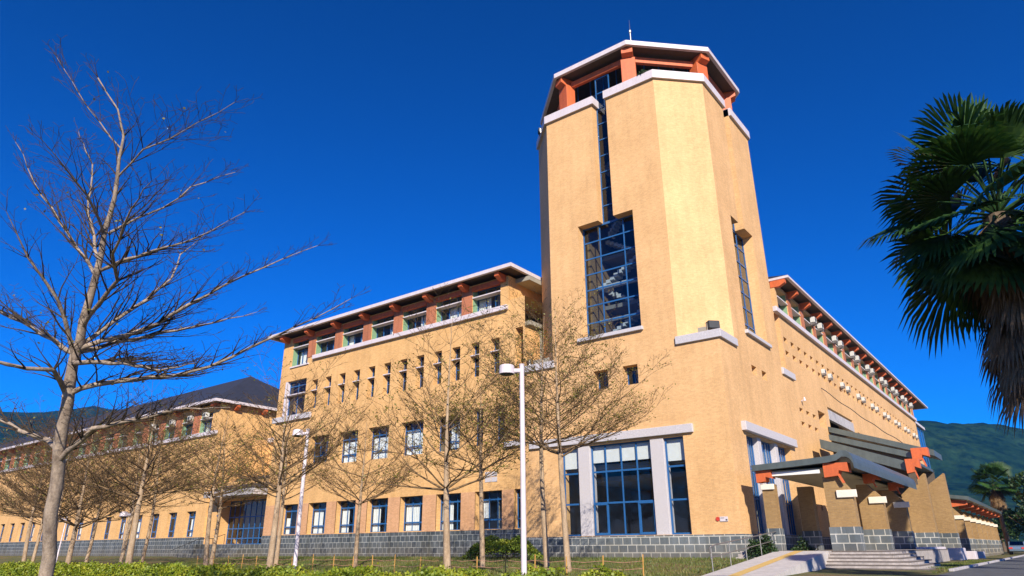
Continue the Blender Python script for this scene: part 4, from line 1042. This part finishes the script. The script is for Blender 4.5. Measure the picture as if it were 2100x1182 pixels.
bt = thing('bare_tree', 'big leafless tree in the left foreground with wide layered grey branches', 'tree', (-17.45,6.55,0))
T = Tree(5, .004); r = T.r; org = Vector((-17.45,6.55,0))
def resample(ps, step):
    ps = [Vector(p) for p in ps]; out = [ps[0]]
    for a, b in zip(ps, ps[1:]):
        n = max(1, int((b-a).length/step))
        for i in range(1, n+1): out.append(a.lerp(b, i/n)+Vector((r.uniform(-.03,.03), r.uniform(-.03,.03), r.uniform(-.02,.03))))
    return out
def trunkrad(z): return .145*(1-.04*z) if z < 5.3 else max(.014, .098*(1-(z-5.3)/6.0))
for k, ps in LIMBS.items():
    pts = resample([Vector(p)-org for p in ps], .35)
    n = len(pts)-1
    if k == 'T': rr = [trunkrad(p.z) for p in pts]
    else:
        z0 = pts[0].z; b0 = min(.062, trunkrad(z0)*.58); rr = [max(.006, b0*(1-.92*i/n)) for i in range(n+1)]
    if k == 'T': tk = MB(); tk.tube(pts, rr, 12, cap=False); tk.build('trunk', M['bark_big'], bt, smooth=True)
    else: T.limb.tube(pts, rr, 7, cap=False)
    side = 1
    for i in range(1, n+1):
        if k == 'T' and pts[i].z < 8.3: continue
        f = i/n; d = (pts[i]-pts[i-1]).normalized()
        for _ in range(4):
            side = -side
            h = Vector((-d.y, d.x, 0)).normalized(); a = r.uniform(.35,.95)
            nd = d*math.cos(a)+h*side*math.sin(a)*r.uniform(.5,1)+Vector((0,0,1))*r.uniform(0,.6)*math.sin(a)
            L = r.uniform(.6,1.6)*(1.15-.85*f)
            T.grow(pts[i], nd, L, min(rr[i]*.6, .022), 2, 4, .03, 1.0, 1, 1.4)
T.crown(M['bark_big'], M['twig_big'], bt)
T.leaves(120, .07).build('leaves', M['leaf_sparse'], bt)

# ------------------------------------------------------------------ hedges, bushes, grass
def foliage(b, pts, size, r, sq=.5):
    for p in pts:
        a = Vector((r.uniform(-1,1), r.uniform(-1,1), r.uniform(-.5,1))).normalized()*size*r.uniform(.6,1.35)
        c = a.cross(Vector((r.uniform(-1,1), r.uniform(-1,1), r.uniform(-1,1)))).normalized()*size*sq
        p = Vector(p); b.add([tuple(p), tuple(p+a*.5+c), tuple(p+a), tuple(p+a*.5-c)], [(0,1,2,3)])
r = random.Random(21)
hd = MB(); pts = []
def hedge_top(x): return .66+.10*math.sin(x*1.7)+.06*math.sin(x*4.3+1)+.05*math.sin(x*9.1)
for _ in range(34000):
    x = r.uniform(-46,-10.2); w = r.uniform(-1,1); top = hedge_top(x)*r.uniform(.55,1.0) if r.random() < .3 else hedge_top(x)+r.gauss(0,.045)
    y = 14.9+w*.62+.2*math.sin(x*.35); z0 = gz(x, y)
    if r.random() < .4: y = 14.9-.62+r.gauss(0,.06)+.2*math.sin(x*.35); top = r.uniform(.05, hedge_top(x))
    pts.append((x, y, z0+top))
foliage(hd, pts, .085, r)
hg = thing('hedge', 'low bright yellow green clipped hedge along the front of the lawn', 'hedge', (-27,14.9,0))
hd.v = [(v[0]+27, v[1]-14.9, v[2]) for v in hd.v]; hd.build('foliage', M['leaf_hedge'], hg)
sm = MB()
for i in range(150):
    x = -46+35.7*i/150+r.uniform(-.1,.1); y = 14.9+r.uniform(-.4,.4)+.2*math.sin(x*.35); z = gz(x,y)
    sm.tube([(x+27,y-14.9,z-.05),(x+27+r.uniform(-.1,.1),y-14.9,z+.55)], [.02,.01], 4, cap=False)
sm.build('stems', M['twig'], hg)
def bush(name, x, y, rx_, ry_, h, n, mat, label, size=.10, seed=1, box=False):
    r = random.Random(seed); z0 = gz(x, y); b = MB(); pts = []
    for _ in range(n):
        u, v = r.uniform(-1,1), r.uniform(-1,1)
        if box:
            e = (1-abs(u)**4)*(1-.3*abs(v)**3); t = e*h*(.82+.10*math.sin(u*7+seed)+.08*math.sin(u*15))
            z = t*(r.random()**.35); 
            if z < .25*h and r.random() < .6: continue
        else:
            if u*u+v*v > 1: continue
            t = math.sqrt(1-u*u-v*v)*h*(.8+.2*math.sin(u*5+v*4+seed)); z = t*(r.random()**.4)
        pts.append((u*rx_+r.gauss(0,.05), v*ry_+r.gauss(0,.05), max(.03, z)))
    foliage(b, pts, size, r)
    t = thing(name, label, 'bush', (x,y,z0)); b.build('foliage', M[mat], t)
    s = MB()
    for i in range(14):
        a = r.uniform(0,6.28); q = r.uniform(.1,.6)
        s.tube([(math.cos(a)*rx_*q*.7, math.sin(a)*ry_*q*.5, -.05), (math.cos(a)*rx_*q, math.sin(a)*ry_*q, h*.6)], [.022,.01], 4, cap=False)
    s.build('stems', M['twig'], t)
    return t
bush('clipped_bush', -28.9, 36.6, 2.75, .8, 1.45, 8500, 'leaf_clip', 'wide clipped green bush against the dark stone plinth left of the tower', .11, 4, True)
bush('ramp_bush', -13.0, 38.6, .8, .9, 1.35, 2600, 'leaf_dark', 'dark green bush behind the ramp handrail at the tower corner', .10, 6)
bush('pier_bush', -12.0, 42.3, .7, .8, 1.3, 1500, 'leaf_dark', 'small dark bush behind the slim left porch pier', .10, 8)
bush('ledge_plant', -17.9, 39.95, .35, .25, .45, 260, 'leaf_dark', 'little plant growing on the white coping at the tower top', .13, 9).location = (-17.9,39.95,35.0)
# low shrubs in front of the hedge at lower right
r = random.Random(33)
for i, (x, y, w, lab) in enumerate(((-13.2,22.4,.9,'small yellow green shrub at the lawn foot right of the nearest lamp'),(-16.6,22.8,.7,'small yellow green shrub just left of the nearest lamp'))):
    bush('low_shrub', x, y, w, .5, .5, 700, 'leaf_hedge', lab, .09, 40+i)
# grass blades over the visible strip of lawn
gb = MB()
for _ in range(42000):
    y = 39.6-17.5*r.random()**1.0; x = r.uniform(-58,-11.4)
    if x > -13 and y > 34.5: continue
    z = gz(x, y); h = r.uniform(.04,.13)*(1.8 if r.random() < .06 else 1); a = r.uniform(0,6.28); w = .022
    dx, dy = math.cos(a)*w, math.sin(a)*w; lx, ly = r.gauss(0,.05), r.gauss(0,.05)
    gb.add([(x-dx,y-dy,z-.03),(x+dx,y+dy,z-.03),(x+lx,y+ly,z+h)], [(0,1,2)])
for _ in range(7000):
    y = r.uniform(33,62); x = r.uniform(-6.0,-4.45)
    if y < 39 and x < -4.6: continue
    z = gz(x, y); h = r.uniform(.04,.12); a = r.uniform(0,6.28); w = .025
    gb.add([(x-math.cos(a)*w,y-math.sin(a)*w,z-.03),(x+math.cos(a)*w,y+math.sin(a)*w,z-.03),(x+r.gauss(0,.05),y+r.gauss(0,.05),z+h)], [(0,1,2)])
tag(gb.build('grass', M['grass']), kind='stuff')
# rope barrier with stakes
rpb = thing('rope_barrier', 'low red rope strung between short orange stakes across the lawn', 'barrier', (-28,24,.6))
b = MB(); prev = None; rr_ = random.Random(4)
row = [(-43+1.6*i, 24.2+.15*math.sin(i)) for i in range(20)]
for hgt in (.30, .55):
    pp = []
    for i, (x, y) in enumerate(row):
        pp.append((x+28, y-24, gz(x,y)+hgt-.6))
        if i < len(row)-1:
            x2, y2 = row[i+1]; pp.append(((x+x2)/2+28, (y+y2)/2-24, gz(x,y)+hgt-.06-.6))
    b.tube(pp, .008, 4)
b.build('rope', M['stringm'], rpb)
for i, (x, y) in enumerate(row):
    s = MB(); s.tube([(x+28,y-24,gz(x,y)-.65),(x+28+rr_.uniform(-.04,.04),y-24,gz(x,y)+.12+rr_.uniform(-.05,.08))], .022, 5); s.build('stake', M['stake'], rpb)

# ------------------------------------------------------------------ fan palms
def fan(b, hub, axis_, upv, Rf, r, nseg=34, spread=2.5, droop=.35):
    """one fan leaf: pleated segments radiating from the hub, tips free and drooping"""
    ax = axis_.normalized(); sd_ = ax.cross(upv).normalized(); nrm = sd_.cross(ax).normalized()
    for i in range(nseg):
        a = -spread/2+spread*i/(nseg-1)
        d = ax*math.cos(a)+sd_*math.sin(a)
        t = sd_*math.cos(a)-ax*math.sin(a)
        L = Rf*(.78+.22*math.cos(a*.8))*r.uniform(.88,1.06)
        w = L*spread/nseg*.42
        p0 = hub; p1 = hub+d*L*.5+nrm*.02*(1 if i % 2 else -1); p2 = hub+d*L*.8+Vector((0,0,-droop*.22*L)); p3 = hub+d*L*.97+Vector((0,0,-droop*.62*L))
        b.add([tuple(p0), tuple(p1+t*w+nrm*.015), tuple(p1-t*w-nrm*.015), tuple(p2+t*w*.7), tuple(p2-t*w*.7), tuple(p3)], [(0,1,2),(1,3,4,2),(3,5,4)])
def palm(x, y, h, crown, seed, label, nf=34, skirt=True, z0=None, big=False):
    r = random.Random(seed); zg = gz(x, y) if z0 is None else z0
    t = thing('fan_palm', label, 'palm tree', (x,y,zg), 0, 'fan palms along the road')
    b = MB(); n = 18; b.tube([(0+.05*math.sin(i*.6),.04*math.cos(i*.5),h*i/n-.1) for i in range(n+1)], [.30-.10*i/n+(.02 if i % 2 else 0) for i in range(n+1)], 12); b.build('trunk', M['palmbark'], t)
    lv = MB(); pt = MB(); dd = MB()
    top = Vector((0,0,h))
    for i in range(nf):
        a = i*2.39996+r.uniform(-.2,.2); f = i/nf
        el_ = R(84-(146 if big else 118)*f**.85+r.uniform(-8,8))
        d = Vector((math.cos(a)*math.cos(el_), math.sin(a)*math.cos(el_), math.sin(el_)))
        pl_ = crown*r.uniform(.42,.58); Rf = crown*r.uniform(.48,.6)
        hub = top+d*pl_+Vector((0,0,-.12*pl_*(1-abs(d.z))))
        pt.tube([top+Vector((0,0,-.2*f)), top+d*pl_*.5+Vector((0,0,.04)), hub], [.03,.022,.016], 4, cap=False)
        ax = (d+Vector((0,0,-.16))).normalized()
        u = Vector((0,0,1)) if abs(ax.z) < .93 else Vector((math.cos(a),math.sin(a),.2))
        u = (u+Vector((r.uniform(-.7,.7), r.uniform(-.7,.7), 0))).normalized()
        fan(lv, hub, ax, u, Rf, r, 34, r.uniform(2.6,3.5), r.uniform(.05,.4))
    lv.build('fronds', M['leaf_palm'], t); pt.build('leaf_stalks', M['leaf_palm'], t)
    if skirt:
        for i in range(90 if big else 38):
            a = r.uniform(0,6.28); zz = h-r.uniform(.2,3.0 if big else 2.4); q_ = .6 if big else .45; d = Vector((math.cos(a)*q_, math.sin(a)*q_, -1)).normalized()
            hub = Vector((math.cos(a)*.3, math.sin(a)*.3, zz)); fan(dd, hub, d, Vector((math.cos(a),math.sin(a),.3)), crown*r.uniform(.3,.5), r, 16, 1.1, .3)
        dd.build('dead_fronds', M['deadleaf'], t)
    return t
palm(.24,14.0,7.0,2.3,3,'big fan palm with hanging dead fronds at the right edge', 50, z0=.2, big=True)
for i, (x, y, h, lab) in enumerate(((-6.9,118,9.0,'distant fan palm at the end of the covered walkway'),)):
    palm(x, y, h, 3.2, 60+i, lab, 44, z0=.6)
# the rest of the row stands by the road outside the picture and throws the shadows seen on road, steps and piers
for i, (x, y, h) in enumerate(((5.6,5.2,9.6),(4.6,21.0,10.4),(4.7,33.5,9.0),(4.9,42.3,12.4),(5.0,52.0,9.0),(5.2,62.0,10.0))):
    palm(x, y, h, 2.4, 80+i, 'fan palm of the roadside row, %s from the camera' % ords[i], 24, z0=gz(x,y))

# ------------------------------------------------------------------ far trees and parked car at the end of the road
def far_tree(x, y, h, w, seed, label):
    r = random.Random(seed); t = thing('roadside_tree', label, 'tree', (x,y,.6), 0, 'dark trees at the end of the road')
    b = MB(); b.tube([(0,0,-.1),(.1,.1,h*.35),(0,.2,h*.7)], [.3,.22,.1], 8)
    for k in range(6):
        a = k*1.05; b.tube([(0,.1,h*.35+.1*k),(math.cos(a)*w*.5,math.sin(a)*w*.5,h*.6+.1*k)], [.12,.05], 5)
    b.build('trunk', M['palmbark'], t)
    l = MB(); cl = [(Vector((r.gauss(0,w*.42), r.gauss(0,w*.42), h*r.uniform(.38,.92))), r.uniform(.5,1.1)*w*.35) for _ in range(26)]
    pts = []
    for c, rad in cl:
        for _ in range(150):
            d = Vector((r.gauss(0,1), r.gauss(0,1), r.gauss(0,.8))).normalized()*rad*r.uniform(.5,1)
            pts.append(c+d)
    foliage(l, pts, .35, r); l.build('crown', M['leaf_dark'], t)
for i, (x, y, h, w, lab) in enumerate(((-4.5,128,8,4.5,'dark tree just right of the distant fan palm'),(0.5,112,10,5,'dark tree at the right end of the road, nearest of its row'),(-9.5,150,7,4,'dark tree behind the distant fan palm'),(-2.0,150,9,5,'dark tree closing the far end of the road'))):
    far_tree(x, y, h, w, 200+i, lab)
car = thing('parked_car', 'small silver blue car parked at the far end of the road', 'car', (-5.2,104,.62), R(-90))
b = MB()
side = [(-2.1,.35),(-2.1,.75),(-1.75,.92),(-1.2,.95),(-.65,1.38),(.75,1.42),(1.45,.98),(2.0,.9),(2.12,.6),(2.1,.35)]
b.prism([(x,-.82,z) for x, z in side], (0,1.64,0)); body = b.build('body', plain('silver_blue_paint', (.22,.30,.40), .25, .05, 3, metal=.5), car, bevel=.06)
b = MB()
for yy in (-.83,.825): b.prism([(-1.0,yy,.96),(-.55,yy,1.3),(.68,yy,1.33),(1.2,yy,.99)], (0,.008,0))
b.prism([(-1.18,-.68,.97),(-1.18,.68,.97),(-.70,.62,1.36),(-.70,-.62,1.36)], (-.03,0,.03)); b.prism([(1.42,-.68,1.0),(1.42,.68,1.0),(.82,.62,1.40),(.82,-.62,1.40)], (.03,0,.03))
b.build('windows', M['glass_blue'], car)
for sx in (-1.35,1.35):
    for sy in (-.8,.8):
        w = MB(); w.tube([(sx,sy-.1,.32),(sx,sy+.1,.32)], .32, 16); tr_ = w.build('wheel', M['black'], car)
        w = MB(); w.tube([(sx,sy-.11,.32),(sx,sy+.11,.32)], .19, 12); w.build('rim', M['steel'], tr_)
for sy in (-.6,.6):
    w = MB(); w.box(-2.13,-2.08,sy-.18,sy+.18,.62,.78); w.build('headlight', M['curtain'], car)
    w = MB(); w.box(2.08,2.14,sy-.18,sy+.18,.62,.8); w.build('tail_light', M['red'], car)
w = MB(); w.box(-2.16,-2.05,-.8,.8,.3,.5); w.build('bumper', M['dark'], car)

# ------------------------------------------------------------------ put each thing's parts into its own coordinates
bpy.context.view_layer.update()
WORLD_BUILT = [tw, lw, rw, an, el, stp, po, pf, rp, rl, pw, cw]
for root in WORLD_BUILT:
    inv = Matrix.Translation(root.location).inverted()
    for ch in root.children_recursive:
        if ch.type == 'MESH': ch.data.transform(inv)
